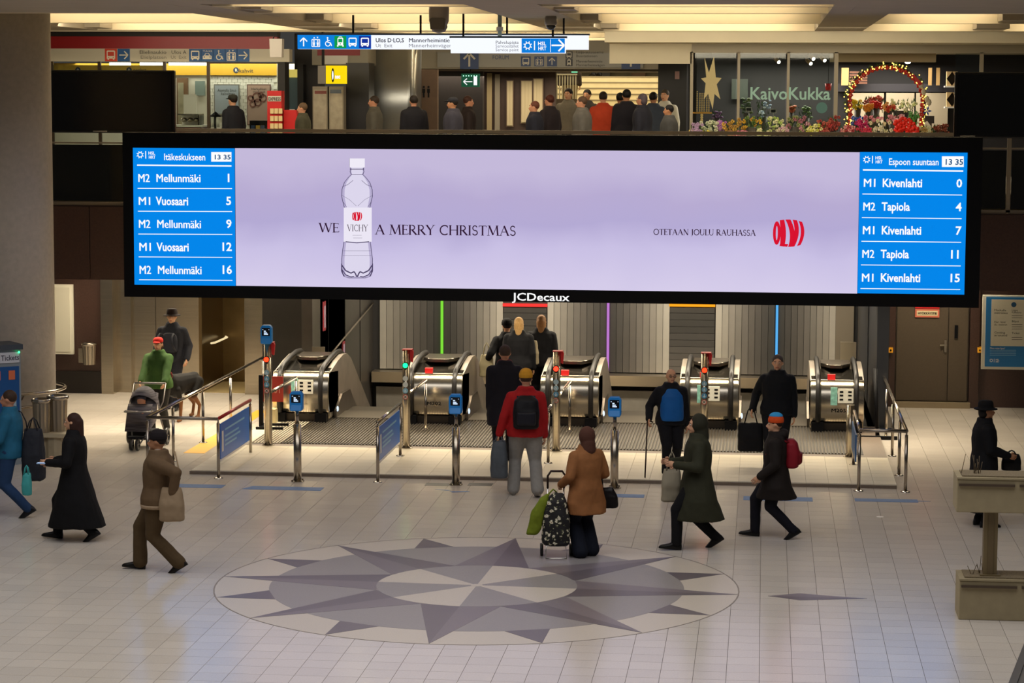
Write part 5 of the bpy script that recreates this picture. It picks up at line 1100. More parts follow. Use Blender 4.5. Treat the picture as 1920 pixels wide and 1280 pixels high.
x0,z1=A(98,533,44.2); x1,z0=A(138,664,44.2); t=thing('white_wall_panel','tall blank white notice panel on the brown wall beside the round column','panel',(x1,44.2,z0)); bx(x0-1.2,x1,44.18,44.26,z0,z1,M('d8d4c2',.5)).build('frame',t); bx(x0-1.15,x1-.05,44.165,44.18,z0+.05,z1-.05,M('c9c5b2',.5)).build('pane',t)
# poster frame at right
YP=43.2; x0,z1=A(1843,553,YP); x1,z0=A(1843,692,YP)
t=thing('transit_poster','white framed blue transit information poster on the brown wall','poster',(x0+.4,YP,z0)); z0=A(1850,692,YP)[1]; W_=1.35
bx(x0,x0+W_,YP,YP+.06,z0,z1,M('d6d0bc',.5)).build('frame',t); bx(x0+.28,x0+.34,YP+.06,44.5,z0+.3,z1-.2,DARK).build('wall_mount',t)
bx(x0+.06,x0+W_-.06,YP-.012,YP,z0+.05,z1-.03,M('1a70ac',.45)).build('print',t)
a0=A(1856,561,YP); a1=A(1856,648,YP)
bx(a0[0]+.03,x0+W_-.1,YP-.02,YP-.012,a1[1],a0[1],M('c6c0aa',.5)).build('text_field',t)
TT=M('4a4a44',.5)
for i,(s_,a,b,y,h) in enumerate((('Matkalla',1864,1886,583,4),('metroissa',1864,1889,588,4),('Hur reser',1864,1886,605,4),('du i metron',1864,1888,610,4),('Getting',1864,1884,625,4),('around',1864,1888,630,4),('Lippu',1897,1908,583,4),('Kulkuluvat',1897,1915,587,4),('Biljett',1897,1910,604,4),('Ticket',1897,1912,626,4))): ptext(s_,a,b,y,h,YP-.025,TT,t)
f=Flat(YP-.026,M('7a786c',.5)); 
for y in (591,595,608,612,616,632,636): prect(f,1897,y,1917,y+1)
f.build('print_line',t); X,Z=A(1901,571,YP-.03); Flat(YP-.026,M('1a4a70',.5)).disc(X,Z,.045).build('mark',t)
f=Flat(YP-.02,M('7fb4d4',.5)); 
for y in (656,659,662,665): prect(f,1856,y,1905,y+1)
f.build('print_line',t); ptext('Miten ostan lipun?',1856,1884,654,3.5,YP-.02,WHITE,t); transit_logo(1855,679,7,YP-.02,WHITE,t)
# planters
PL=M('9a8c6c',.75,var=.06,scale=10,name='planter_beige'); PG=M('7a6c52',.9,var=.3,scale=60)
def trough(lab,px0,pt,pb,Y,zb,h,dep=.5):
    x0,_=A(px0,pb,Y); t=thing('planter_trough',lab,'planter',(x0+1,Y,zb),'beige planter troughs')
    bx(x0,x0+2.6,Y,Y+dep,zb,zb+h,PL).build('box',t,bevel=.01); bx(x0+.0,x0+2.6,Y-.01,Y+dep+.01,zb+h,zb+h+.02,PL).build('rim',t)
    bx(x0+.06,x0+2.55,Y+.05,Y+dep-.05,zb+h+.02,zb+h+.035,PG).build('soil',t)
    for i in range(4): bx(x0+.02+i*.65,x0+.62+i*.65,Y-.035,Y-.005,zb+h-.07,zb+h-.045,M('4a3b2c',.5)).build('trim_strip',t)
    g=MB().mat(M('5c4c34',.7)); 
    for i in range(30):
        bxp=x0+R.choice([.15,.22,.95,1.05,1.3,1.9])+R.uniform(-.1,.1); l=R.uniform(.1,.24); g.tube([(bxp,Y+.2,zb+h+.02),(bxp+R.uniform(-.05,.05),Y+.2,zb+h+.02+l)],.0035,4)
    g.build('dry_stalks',t,kind='stuff'); return t,x0
YPL=26.2
zu=A(1800,960,YPL)[1]; zl=.0
t1,x0=trough('upper beige planter trough with dry stalks, carried on a post',1793,898,960,YPL,zu,A(1800,898,YPL)[1]-zu); t2,_=trough('lower beige planter trough standing on the floor below the upper one',1797,1085,1160,YPL,0,A(1800,1088,YPL)[1])
xp,_=A(1857,1000,YPL+.2); pp=thing('planter_post','square olive brown post between the two planter troughs','post',(xp,YPL+.2,.4)); PM=M('7c6c4c',.5,.3)
bx(xp-.075,xp+.075,YPL+.15,YPL+.3,.3,zu,PM).build('post',pp); bx(xp-.03,xp+.03,YPL+.13,YPL+.15,.44,zu,M('6c5c40',.5,.3)).build('front_fillet',pp); bx(xp-.11,xp+.11,YPL+.1,YPL+.34,A(1800,1088,YPL)[1]+.03,A(1800,1088,YPL)[1]+.05,PM).build('foot_plate',pp)
# stair parapet at lower right corner
q0=A(1890,1280,20); sp=thing('stair_parapet','grey sloping stair parapet with dark handrail at the corner below the planters','parapet',(q0[0]+.4,20,1.4))
def rp(px,py,Y): a=A(px,py,Y); return (a[0],Y,a[1])
MB().mat(CONC).poly([rp(1895,1290,14),rp(1990,1290,14),rp(1990,1150,16.5),rp(1921,1205,16.5)]); 
p0=rp(1884,1300,14.0); p1=rp(1925,1195,17.0)
_q=MB().mat(M('6b645c',.8)); _a=Vector(p0); _b=Vector(p1); _d=Vector((.7,0,0)); _h=Vector((0,0,-.9))
for _m,_o,_w,_t,_n in ((M('6b645c',.8),Vector((.03,0,0)),_d,_h,'wall_slab'),(M('1d1714',.5),Vector((0,0,.01)),Vector((.05,0,0)),Vector((0,0,-.05)),'handrail')):
    MB().mat(_m).loft([[_p+_o,_p+_o+_w,_p+_o+_w+_t,_p+_o+_t] for _p in (_a,_b)]).build(_n,sp)
# ---------------------------------------------------------------- people
REM=[]
def cap(mb,p0,p1,r0,r1,n=12,sq=1):
    p0=Vector(p0); p1=Vector(p1); d=p1-p0; L=d.length
    if L<1e-5: d=Vector((0,0,1)); L=1e-5
    d=d/L; up=Vector((0,1,0)) if abs(d.y)<.8 else Vector((0,0,1)); a=d.cross(up).normalized(); b=a.cross(d)
    rings=[]
    for t,r,p in [(-.98,r0,p0),(-.7,r0,p0),(-.3,r0,p0),(0,r0,p0),(0,r1,p1),(.3,r1,p1),(.7,r1,p1),(.98,r1,p1)]:
        rr=r*math.sqrt(1-t*t); c=p+d*t*r; rings.append([c+rr*(math.cos(u)*a+math.sin(u)*b*sq) for u in [2*math.pi*i/n for i in range(n)]])
    mb.loft(rings)
def ell(mb,c,r): mb.ball(c,r,14,10)
def loftz(mb,secs,n=20,p=2.3):
    """secs: (cx,cy,z,rx,ry)"""
    rings=[]
    for cx,cy,z,rx,ry in secs:
        rr=[]
        for i in range(n):
            u=2*math.pi*i/n; c,s=math.cos(u),math.sin(u)
            rr.append((cx+rx*math.copysign(abs(c)**(2/p),c),cy+ry*math.copysign(abs(s)**(2/p),s),z))
        rings.append(rr)
    mb.loft(rings)
_Mb=M
def M(*a,**k):
    k.setdefault('spec',.2); return _Mb(*a,**k)
def rem(mb,name,parent,m,vox,smooth=4,wrinkle=0,extra=None,fz=1):
    o=bpy.data.objects.new(name,mb.mesh(name)); COL.objects.link(o); o.parent=parent
    md=o.modifiers.new('r','REMESH'); md.mode='VOXEL'; md.voxel_size=vox; md.use_smooth_shade=True
    s=o.modifiers.new('s','SMOOTH'); s.iterations=smooth; s.factor=.5
    REM.append((o,m,wrinkle,extra,fz)); return o
def ik(a,t,l1,l2,bend):
    a=Vector(a); t=Vector(t); d=t-a; L=min(d.length,(l1+l2)*.999); dn=d.normalized(); t=a+dn*L
    c=(l1*l1+L*L-l2*l2)/(2*L); h=math.sqrt(max(0,l1*l1-c*c)); b=Vector(bend); b=(b-dn*b.dot(dn)).normalized()
    return a+dn*c+b*h,t
def hand(fm,wr,dr,side,curl=.5):
    """palm + five fingers on mesh builder fm; wr wrist, dr direction of the forearm"""
    wr=Vector(wr); dr=Vector(dr).normalized(); nrm=Vector((side,0,0)); nrm=(nrm-dr*nrm.dot(dr)).normalized(); ac=dr.cross(nrm).normalized()
    palm=wr+dr*.05
    fm.smooth=True
    k=8
    rings=[]
    for t,wd,th in ((-.02,.024,.02),(.02,.034,.018),(.06,.042,.015),(.09,.038,.012)):
        c=wr+dr*t; rings.append([c+ac*wd*math.cos(u)+nrm*th*math.sin(u) for u in [2*math.pi*i/k for i in range(k)]])
    fm.loft(rings)
    for i,(off,ln) in enumerate(((-.031,.062),(-.011,.075),(.010,.07),(.029,.055))):
        b0=wr+dr*.075+ac*off; d1=(dr-nrm*curl*.5).normalized(); b1=b0+d1*ln*.5; d2=(dr-nrm*curl*1.6).normalized(); b2=b1+d2*ln*.35; d3=(dr*.3-nrm*curl*2).normalized(); b3=b2+d3*ln*.3
        fm.tube([b0,b1,b2,b3],[.0095,.009,.008,.006],6)
    t0=wr+dr*.02-ac*.025; t1=t0+(dr*.6-ac*.8).normalized()*.035; t2=t1+(dr*.9-nrm*curl*.6).normalized()*.03
    fm.tube([t0,t1,t2],[.013,.011,.008],6)
SKIN=[M('c89878',.55,name='skin_light'),M('a87858',.55,name='skin_mid'),M('b98468',.55,name='skin_tan')]
NP=[0]
def person(lab,loc,rz,H=1.75,legs='walk',phase=1,arms=None,top=('jacket','303030'),trou='20222a',shoe='141414',hair=('short','2a1d14'),hat=None,skin=0,vox=.014,lean=0,fat=1.0,face=True,group=None,flare=0,scarf=None,collar=None,hood=None,headyaw=0,trim=None,sp=1):
    k=H/1.75
    t=thing('person',lab,'person',loc,group,rz); t.scale=(k*1.08,k*1.08,k)
    drop=.03 if legs=='walk' else 0; fat=fat*1.12; loc=tuple(loc)
    hz0=.93-drop
    if legs=='walk':
        fr=(.085*phase,.27,0,0.1); bk=(-.085*phase,-.30,0,-.6); feet={phase:fr,-phase:bk}
    elif legs=='step': feet={phase:(.09*phase,.13,0,0.03),-phase:(-.09*phase,-.15,0,-.3)}
    else: feet={1:(.10,.02,0,0),-1:(-.10,-.02,0,0)}
    body=MB(); tr=MB(); legj={}
    for s in (1,-1):
        fx,fy,fz,pit=feet[s]; fx*=sp
        ball=Vector((fx,fy+.11,fz)); rel=Vector((0,-.11,.09)); c,sn=math.cos(pit),math.sin(pit)
        if pit>0: ball=Vector((fx,fy-.06,fz)); rel=Vector((0,.06,.09))
        ank=ball+Vector((0,rel.y*c-rel.z*sn,rel.y*sn+rel.z*c)) if True else None
        hip=Vector((s*.092,0,hz0)); kn,ank2=ik(hip,ank,.45,.43,(0,1,0))
        legj[s]=(hip,kn,ank)
        cap(body,hip,kn,.075,.05); cap(body,kn,ank,.05,.026)
        cap(tr,hip,kn,.105*fat,.08+flare*.2); cap(tr,kn,ank+Vector((0,-.01,-.005)),.076+flare*.2,.064+flare)
        sh=MB(); rings=[]
        for y,w_,h_ in ((-.078,.02,.05),(-.07,.033,.085),(-.03,.038,.115),(.02,.038,.11),(.07,.044,.075),(.13,.046,.055),(.175,.034,.042),(.195,.012,.025)):
            rg=[]
            for i in range(12):
                u=2*math.pi*i/12; zz=max(0,h_/2+h_/2*math.sin(u)*1.15); zz=min(zz,h_); v=Vector((w_*math.cos(u),y,zz))
                q=v-Vector((0,.11 if pit<=0 else -.06,0)); q=Vector((q.x,q.y*c-q.z*sn,q.y*sn+q.z*c)); rg.append(ball+q)
            rings.append(rg)
        sh.mat(M(shoe,.4),True).loft(rings); sh.ball(ank+Vector((0,-.005,-.01)),(.044,.05,.06)); sh.build('shoe',t,local=True)
    ell(tr,(0,-.005,hz0+.02),(.165*fat,.125*fat,.12)); ell(body,(0,0,hz0+.02),(.15,.11,.11))
    L=Vector((0,math.sin(lean),0)) # lean shift per metre above the hips
    def up(p): p=Vector(p); d=max(0,p.z-hz0); return Vector((p.x,p.y+L.y*d,p.z-abs(L.y)*d*.15-drop*.0))
    zs=1.43-drop
    loftz(body,[(0,up((0,0,z)).y,z,rx,ry) for z,rx,ry in ((hz0,.15,.1),(1.08,.13,.09),(1.25,.15,.105),(1.38,.165,.1),(1.45,.12,.07),(1.48,.05,.05))])
    sh_={s:up((s*.17,0,zs-.045)) for s in (1,-1)}
    dflt={1:(.24,.04,.84),-1:(-.24,.04,.84)}
    if legs=='walk': dflt={phase:(.25*phase,-.14,.86),-phase:(-.25*phase,.2,.9)}
    A_={**dflt,**(arms or {})}; AJ={}
    fm=MB()
    for s in (1,-1):
        el,wr=ik(sh_[s],A_[s],.29,.27,(s*.35,-1,-.1)); AJ[s]=(sh_[s],el,wr)
        cap(body,sh_[s],el,.05,.04); cap(body,el,wr,.038,.027)
        hand(fm,wr,wr-el,s)
    nk=up((0,0,1.5-drop)); hd=up((0,.015,1.635-drop))
    cap(body,up((0,0,1.42-drop)),hd-Vector((0,.01,.06)),.055,.05)
    cy_,sy_=math.cos(headyaw),math.sin(headyaw)
    def hp(x,y,z): return (hd.x+x*cy_-y*sy_,hd.y+x*sy_+y*cy_,hd.z+z)
    ell(body,hp(0,-.008,.012),(.073,.092,.103)); ell(body,hp(0,.025,-.045),(.055,.06,.068))
    cap(body,hp(0,.088,.0),hp(0,.108,-.032),.010,.016,8); cap(body,hp(-.04,.075,.022),hp(.04,.075,.022),.014,.014,8)
    cap(body,hp(-.018,.083,-.06),hp(.018,.083,-.06),.010,.010,8); ell(body,hp(0,.066,-.095),(.025,.022,.02))
    for s in (1,-1): ell(body,hp(s*.075,-.005,-.01),(.010,.018,.03))
    bo=rem(body,'body',t,SKIN[skin],max(.012,vox),2,0,fm)
    if face:
        for s in (1,-1):
            e=MB().mat(M('d8d0c4',.3),True); e.ball(hp(s*.03,.078,.004),(.013,.010,.009),8,6); e.mat(M('1a120e',.2),True); e.ball(hp(s*.03,.086,.004),.0055,6,5); e.build('eye',t,local=True)
            MB().mat(M(hair[1] if hair else '4a3a2a',.7)).tube([hp(s*.016,.09,.026),hp(s*.032,.09,.031),hp(s*.047,.08,.025)],.0042,5).build('eyebrow',t,local=True)
        MB().mat(M('9a5448',.5),True).ball(hp(0,.092,-.06),(.024,.008,.008),8,6).build('lips',t,local=True)
    # garments
    kind,colr=top[:2]; tm2=M(colr,.8,var=.08,scale=14,bump=.15) ; o=MB()
    hem={'jacket':.84,'long':.60,'coat':.42,'maxi':.22,'vest':.9}[kind]-drop
    ap=.02
    if kind=='jacket' or kind=='vest': secs=[(0,0,hem,.178*fat,.135*fat),(0,0,hem+.02,.186*fat,.142*fat)]
    else:
        spread=(.33 if legs=='walk' else .2 if legs=='step' else .06)*(1-hem/.95)
        w_={'long':.215,'coat':.235,'maxi':.25}[kind]*fat
        secs=[(0,-.02,hem,w_,.17+spread*.72),(0,-.015,hem+.03,w_,.17+spread*.7),(0,-.008,(hem+.9)/2,(.2+w_)/2*fat,.155+spread*.4)]
    secs+=[(0,0,.95-drop,.186*fat,.145*fat)]
    for z,rx,ry in ((1.08,.172,.132),(1.25,.185,.14),(1.36,.19,.13),(1.43,.165,.108),(1.475,.115,.09),(1.515,.092,.085),(1.535,.086,.08)):
        zz=z-drop; c_=up((0,0,zz)); secs.append((0,c_.y,zz,rx*fat**.6,ry*fat**.8))
    loftz(o,secs,24)
    for s in (1,-1):
        a,e,w_=AJ[s]; cap(o,a,e,.078*fat**.5,.068); cap(o,e,w_-(w_-e).normalized()*.01,.066,.054)
    if hood: ell(o,up((0,-.10,1.50-drop)),(.12,.07,.07))
    go=rem(o,'coat' if kind in('long','coat','maxi') else 'jacket',t,tm2,vox,3,.007 if vox<.02 else 0,fz=.6)
    if trim:
        tb=MB(); loftz(tb,[(s_[0],s_[1],s_[2]+dz,s_[3]+.008,s_[4]+.008) for s_,dz in ((secs[0],-.005),(secs[1],.02))],24); tb.mat(M(trim,.9,var=.1,scale=40),True); [None]; tb.cur=0; tb.m=[0]*len(tb.f); tb.sm=[True]*len(tb.f); tb.build('fleece_trim',t,local=True)
    if kind not in('maxi',): rem(tr,'trousers',t,M(trou,.85,var=.06,scale=20,bump=.1),vox,3,.005 if vox<.02 else 0,fz=.7)
    else: rem(tr,'trousers',t,M(trou,.85),max(vox,.02),2)
    if collar:
        cb=MB(); cap(cb,up((-.05,0,1.49-drop)),up((.05,0,1.49-drop)),.062,.062); ell(cb,up((0,.01,1.49-drop)),(.1,.09,.045)); rem(cb,'scarf' if scarf else 'collar',t,M(collar,.9,var=.1,scale=30),.014,3)
    # hair and hats
    if hair and hair[0]!='bald':
        hb=MB(); ell(hb,hp(0,-.018,.03),(.081,.094,.098))
        if hair[0]=='long': cap(hb,hp(0,-.06,0),hp(0,-.075,-.17),.075,.065); ell(hb,hp(.055,-.02,-.05),(.028,.05,.09)); ell(hb,hp(-.055,-.02,-.05),(.028,.05,.09))
        if hair[0]=='bob': ell(hb,hp(0,-.045,-.03),(.085,.06,.09))
        if hair[0]=='bun': ell(hb,hp(0,-.09,.08),(.035,.035,.035))
        rem(hb,'hair',t,M(hair[1],.6,var=.15,scale=60),.012,3)
    if hat:
        hk,hc=hat[:2]; hb=MB(); hm=M(hc,.85,var=.06,scale=40)
        if hk=='beanie':
            loftz(hb,[(hp(0,-.012,z)[0],hp(0,-.012,z)[1],hd.z+z,rx,ry) for z,rx,ry in ((.02,.088,.102),(.07,.09,.104),(.075,.086,.1),(.11,.078,.09),(.14,.05,.06),(.152,.015,.02))],20)
            rem(hb,'knitted_hat',t,hm,.012,2)
            if len(hat)>2: lb=MB(); loftz(lb,[(hp(0,-.012,z)[0],hp(0,-.012,z)[1],hd.z+z,rx,ry) for z,rx,ry in ((.105,.082,.096),(.14,.066,.078),(.165,.03,.035))],20); rem(lb,'hat_crown',t,M(hat[2],.85),.012,2)
        elif hk=='cap':
            loftz(hb,[(hp(0,-.008,z)[0],hp(0,-.008,z)[1],hd.z+z,rx,ry) for z,rx,ry in ((.035,.084,.1),(.08,.084,.098),(.115,.065,.075),(.13,.02,.025))],20)
            bp=hp(0,.11,.04); ell(hb,bp,(.07,.06,.012)); rem(hb,'cap',t,hm,.012,1)
        elif hk=='brim':
            loftz(hb,[(hp(0,-.01,z)[0],hp(0,-.01,z)[1],hd.z+z,rx,ry) for z,rx,ry in ((.03,.088,.104),(.1,.086,.1),(.14,.07,.085),(.15,.02,.03))],20); loftz(hb,[(hp(0,-.01,z)[0],hp(0,-.01,z)[1],hd.z+z,rx,ry) for z,rx,ry in ((.018,.14,.155),(.036,.135,.15))],20); rem(hb,'brimmed_hat',t,hm,.012,1)
        elif hk=='hood':
            ell(hb,hp(0,-.03,.015),(.108,.105,.135)); cap(hb,hp(0,-.05,-.08),up((0,-.03,1.46-drop)),.095,.105); 
            rem(hb,'hood',t,hm,.014,3,.004)
    t['_aj']=[list(v) for s in (1,-1) for v in AJ[s]]
    return t,AJ
def W(t,p):
    p=Vector([u*v for u,v in zip(p,t.scale)]); c,s=math.cos(t.rotation_euler.z),math.sin(t.rotation_euler.z)
    return Vector((t.location.x+p.x*c-p.y*s,t.location.y+p.x*s+p.y*c,t.location.z+p.z))
def finish():
    bpy.context.view_layer.update()
    dg=bpy.context.evaluated_depsgraph_get()
    out=[]
    for o,m,wr,ex,fz in REM:
        me=bpy.data.meshes.new_from_object(o.evaluated_get(dg)); out.append(me)
    for (o,m,wr,ex,fz),me in zip(REM,out):
        o.modifiers.clear()
        if ex:
            n=len(me.vertices); vs_=[tuple(v.co) for v in me.vertices]+[tuple(v) for v in ex.v]; fs=[tuple(p.vertices) for p in me.polygons]+[tuple(i+n for i in f) for f in ex.f]
            m2=bpy.data.meshes.new(o.name); m2.from_pydata(vs_,[],fs); me=m2
        if wr:
            nz=noise.noise
            for v,nn in zip(me.vertices,[x.vector.copy() for x in me.vertex_normals]):
                c=v.co; d=nz(Vector((c.x*9,c.y*9,c.z*9*fz)))+.5*nz(Vector((c.x*22+5,c.y*22,c.z*16*fz)))
                v.co=c+nn*d*wr
        me.materials.clear(); me.materials.append(m)
        me.polygons.foreach_set('use_smooth',[True]*len(me.polygons)); me.polygons.foreach_set('material_index',[0]*len(me.polygons)); me.update(); me.name=o.name; o.data=me
    for o,wd in FIT:
        d=o.dimensions.x
        if d>1e-4: o.scale.x=math.copysign(wd/d*abs(o.scale.x),o.scale.x)
    dg=bpy.context.evaluated_depsgraph_get()
    for o in [q for q in S.objects if q.type=='FONT']:
        me=bpy.data.meshes.new_from_object(o.evaluated_get(dg)); n=o.name; me.name=n; cuv=o.data
        q=bpy.data.objects.new('t',me); COL.objects.link(q); q.parent=o.parent; q.location=o.location; q.rotation_euler=o.rotation_euler; q.scale=o.scale
        bpy.data.objects.remove(o); q.name=n
PI=math.pi
def fp(px,py,z=0): return (*F(px,py,z),z)
def bagbox(name,lab,cat,c,w,d,h,m,handles=True,taper=.85,rz=0,hm=None,strap=None,slump=.0):
    """soft bag whose top centre is at c (hangs from there)"""
    t=thing(name,lab,cat,c,None,rz); o=MB(); loftz(o,[(0,0,-h,w*.42,d*.4),(0,0,-h*.97,w*.5,d*.5),(0,0,-h*.5,w*.5,d*.55),(0,0,-h*.12,w*.5*taper,d*.35),(0,0,0,w*.46*taper,d*.2)],20,3)
    rem(o,'bag_body',t,m,.014,3,.008)
    if handles:
        for y in (-d*.2,d*.2): MB().mat(hm or m).tube([(-w*.25,y,-.02),(-w*.12,y*.7,handles*.7),(0,0,handles),(w*.12,y*.7,handles*.7),(w*.25,y,-.02)],.009,6).build('handle',t,local=True)
    if strap: MB().mat(hm or m).tube(strap,.009,6).build('strap',t,local=True)
    return t
def backpack(lab,t0,m,y=-.2,z=1.2,w=.3,h=.42,m2=None):
    c=W(t0,(0,y,z)); t=thing('backpack',lab,'backpack',c,None,t0.rotation_euler.z); t.scale=t0.scale; o=MB()
    loftz(o,[(0,0,-h/2,w*.4,.06),(0,-.01,-h*.44,w*.5,.085),(0,-.02,0,w*.52,.1),(0,0,h*.36,w*.46,.08),(0,.01,h/2,w*.25,.04)],20,2.8); rem(o,'pack_body',t,m,.014,3,.005)
    o=MB(); loftz(o,[(0,-.085,-h*.38,w*.34,.03),(0,-.1,-h*.3,w*.38,.045),(0,-.1,0,w*.38,.045),(0,-.09,h*.05,w*.34,.025)],16,2.8); rem(o,'front_pocket',t,m2 or m,.014,2)
    for s in (1,-1): MB().mat(m2 or m).tube([(s*.1,.03,h*.4),(s*.11,.14,h*.5),(s*.12,.3,h*.35),(s*.13,.32,.0),(s*.13,.1,-h*.4)],.016,6).build('shoulder_strap',t,local=True)
    return t

# lower hall -----------------------------------------------------
def PP(px,py): return fp(px,py)
p1,j1=person('person at the left picture edge in a blue jacket and jeans',PP(22,968),PI*.5,1.74,'walk',1,{1:(.2,.36,1.2),-1:(-.22,.3,.95)},('jacket','1f5a78'),'233a5c','17181c',('short','3a2a20'),skin=2)
bagbox('shoulder_bag','big dark slouchy bag at the back of the person in the blue jacket','bag',W(p1,(.05,-.28,1.2)),.30,.3,.7,M('22242b',.7,var=.1),.15,strap=[(-.08,0,-.03),(-.1,0,.1),(-.16,0,.22),(-.2,0,.24)])
c=W(p1,(-.25,.05,.86)); bagbox('teal_bag','teal and white carrier bag beside the jeans at the left edge','bag',(A(50,890,c[1]-.1)[0],c[1]-.1,.66),.13,.12,.3,M('3f9a9a',.6),.1)
p2,j2=person('woman with long brown hair in a long black coat holding a phone',PP(142,1012),PI*.5,1.66,'walk',1,{1:(.2,.3,1.05),-1:(-.2,.28,1.08)},('maxi','0d0c0e'),'0c0c0e','0e0d0d',('long','35201a'),skin=0)
w_=W(p2,j2[-1][2]); ph=thing('phone','pale blue mobile phone in the hand of the woman in the long black coat','phone',w_); bx(w_[0]-.13,w_[0]-.02,w_[1]-.06,w_[1]-.02,w_[2]-.01,w_[2]+.005,M('9ab4d8',.3,emit=.5)).build('phone_body',ph); bx(w_[0]-.12,w_[0]-.03,w_[1]-.055,w_[1]-.025,w_[2]+.005,w_[2]+.008,M('b8ccec',.3,emit=.8)).build('phone_display',ph)
p3,j3=person('person in a brown fleece jacket with pale hem and brown trousers, striding',PP(300,1070),PI*.5,1.71,'walk',1,{1:(.22,.1,.95),-1:(-.25,-.22,1.0)},('jacket','5c4832'),'4d3d28','171310',('short','231a16'),hat=('beanie','1c1718'),skin=1,flare=.02,trim='9a846a',fat=1.25,collar='8f7d6c')
bagbox('cream_bag','cream cloth bag on the back hip of the person in the brown jacket','bag',W(p3,(-.22,-.2,1.08)),.3,.2,.4,M('8f7a60',.8),False,rz=0,strap=[(0,0,-.05),(.06,.1,.22),(.0,.18,.4)])
p4,j4=person('person in a green jacket and red cap pushing the stroller',(F(283,822)[0],F(283,822)[1]+.55,0),PI,1.62,'step',1,{1:(.2,.42,.98),-1:(-.2,.42,.98)},('jacket','3d5a2a'),'2a2826','1a1818',('bob','5a3a2c'),hat=('cap','c02820'),skin=0,fat=1.16)
p5,j5=person('person in a dark puffer jacket and dark hat walking behind the green jacket',(F(300,780)[0],F(300,775)[1]+.6,0),PI,1.80,'step',-1,{1:(.26,.12,.9),-1:(-.26,.1,.9)},('jacket','22232a'),'1c1c22','151515',('short','4a3020'),hat=('brim','2c2220'),skin=0,collar='3a3a44')
backpack('dark backpack worn in front by the person in the dark hat',p5,M('1d1e26',.7),y=.22,z=1.2,w=.26,h=.34)
p6,j6=person('person in black with a black beanie going down the escalator',(-4.55,42.6,-.05),PI*.12,1.72,'stand',1,{1:(.3,.18,1.0),-1:(-.32,.1,1.0)},('jacket','121216'),'14141a','101010',('short','1a1412'),hat=('beanie','0e0e10'),skin=0)
bagbox('cream_tote','cream cloth tote at the side of the person in the black beanie','bag',W(p6,(-.34,.05,1.12)),.26,.12,.4,M('b3a888',.8),.22)
p7,j7=person('blonde person in a black puffer jacket standing in front of the red light bar',(F(985,800)[0]-.22,41.75,0.075),0,1.72,'stand',1,None,('jacket','17171b'),'1c1c22','101010',('long','c8a068'),skin=0,fat=1.1)
p8,j8=person('light brown haired person in a black jacket next to the blonde person',(F(1012,800)[0]-.12,42.3,0.05),0,1.74,'stand',1,None,('jacket','131317'),'16161c','101010',('long','8a6440'),skin=0,fat=1.12)
bagbox('beige_backpack','beige rucksack on the back of the light brown haired person','bag',(p8.location.x-.15,41.85,1.38),.3,.2,.42,M('8f846c',.8),.05)
p9,j9=person('tall person in a long black coat carrying a grey bag, seen from behind',PP(946,872),PI*.05,1.86,'step',1,{-1:(-.2,.02,.82)},('long','16141c'),'16151b','121212',('short','3a2c24'),skin=2,collar='6a1c22',scarf=1)
0 and bagbox('grey_bag','full grey plastic carrier bag hanging from a hand beside the grey trousers','bag',(F(937,900)[0]+.0,w_[1]-.15,.70),.27,.2,.54,M('4d5258',.5,var=.08,scale=20),.12,taper=.8)
p10,j10=person('person in a red jacket and mustard hat walking towards the escalators',PP(985,930),PI*.04,1.80,'step',-1,{-1:(-.34,.02,.86)},('jacket','a01a1c'),'8a8782','6e6860',('short','3a2a20'),hat=('beanie','c08a28'),skin=0,flare=.02,fat=1.15,sp=1.7)
w_=W(p10,j10[-1][2]); bagbox('grey_bag','full grey plastic bag hanging from the hand of the person in the red jacket','bag',(A(937,870,33.7)[0],w_[1]+.0,.80),.25,.2,.54,M('4d5258',.5,var=.08,scale=20),.08,taper=.8)
backpack('black backpack on the person in the red jacket',p10,M('101014',.55),w=.33,h=.46,m2=M('1c1c24',.5))
p11,j11=person('woman in a tan coat and brown hood holding the shopping trolley',PP(1098,1043),PI*.22,1.60,'stand',1,{-1:(-.24,.2,.98),1:(.22,.22,1.02)},('long','8a5a34'),'131722','0f0f10',('bob','4a2e22'),hat=('hood','4d3026'),skin=0,fat=1.06,flare=.04)
hb_=bagbox('handbag','black leather handbag hanging on the tan coat','bag',W(p11,(.30,-.05,.93)),.26,.12,.26,M('120e0e',.35),False,taper=.55,strap=[(-.06,0,-.03),(-.08,0,.15),(-.16,.02,.48),(-.2,.06,.52)])
p12,j12=person('old man with glasses and a blue vest over black, leaning on a cane',PP(1256,892),PI*1.08,1.62,'step',1,{1:(.36,.14,.95)},('jacket','121318'),'15151a','101010',('bald','6a5a4a'),skin=0,fat=1.12)
o=MB(); loftz(o,[(0,.05,.92,.17,.17),(0,.05,.95,.18,.18),(0,.05,1.15,.18,.18),(0,.04,1.32,.17,.165),(0,.03,1.44,.1,.11)],24,2.6); rem(o,'blue_vest',p12,M('1458a0',.6,var=.06,bump=.2),.016,2,.004)
gl=MB().mat(BLACK); hdz=1.635-.0
for s in (1,-1): gl.tube([(s*.03+.018*math.cos(a),.128,1.635+.003+.015*math.sin(a)) for a in [2*PI*i/12 for i in range(13)]],.003,5)
gl.tube([(-.012,.128,1.64),(.012,.128,1.64)],.003,5); gl.build('glasses',p12,local=True)
w_=W(p12,j12[1][2]); cn=thing('walking_cane','thin dark walking cane in the hand of the old man','cane',(w_[0],w_[1],0)); foot=F(1209,903)
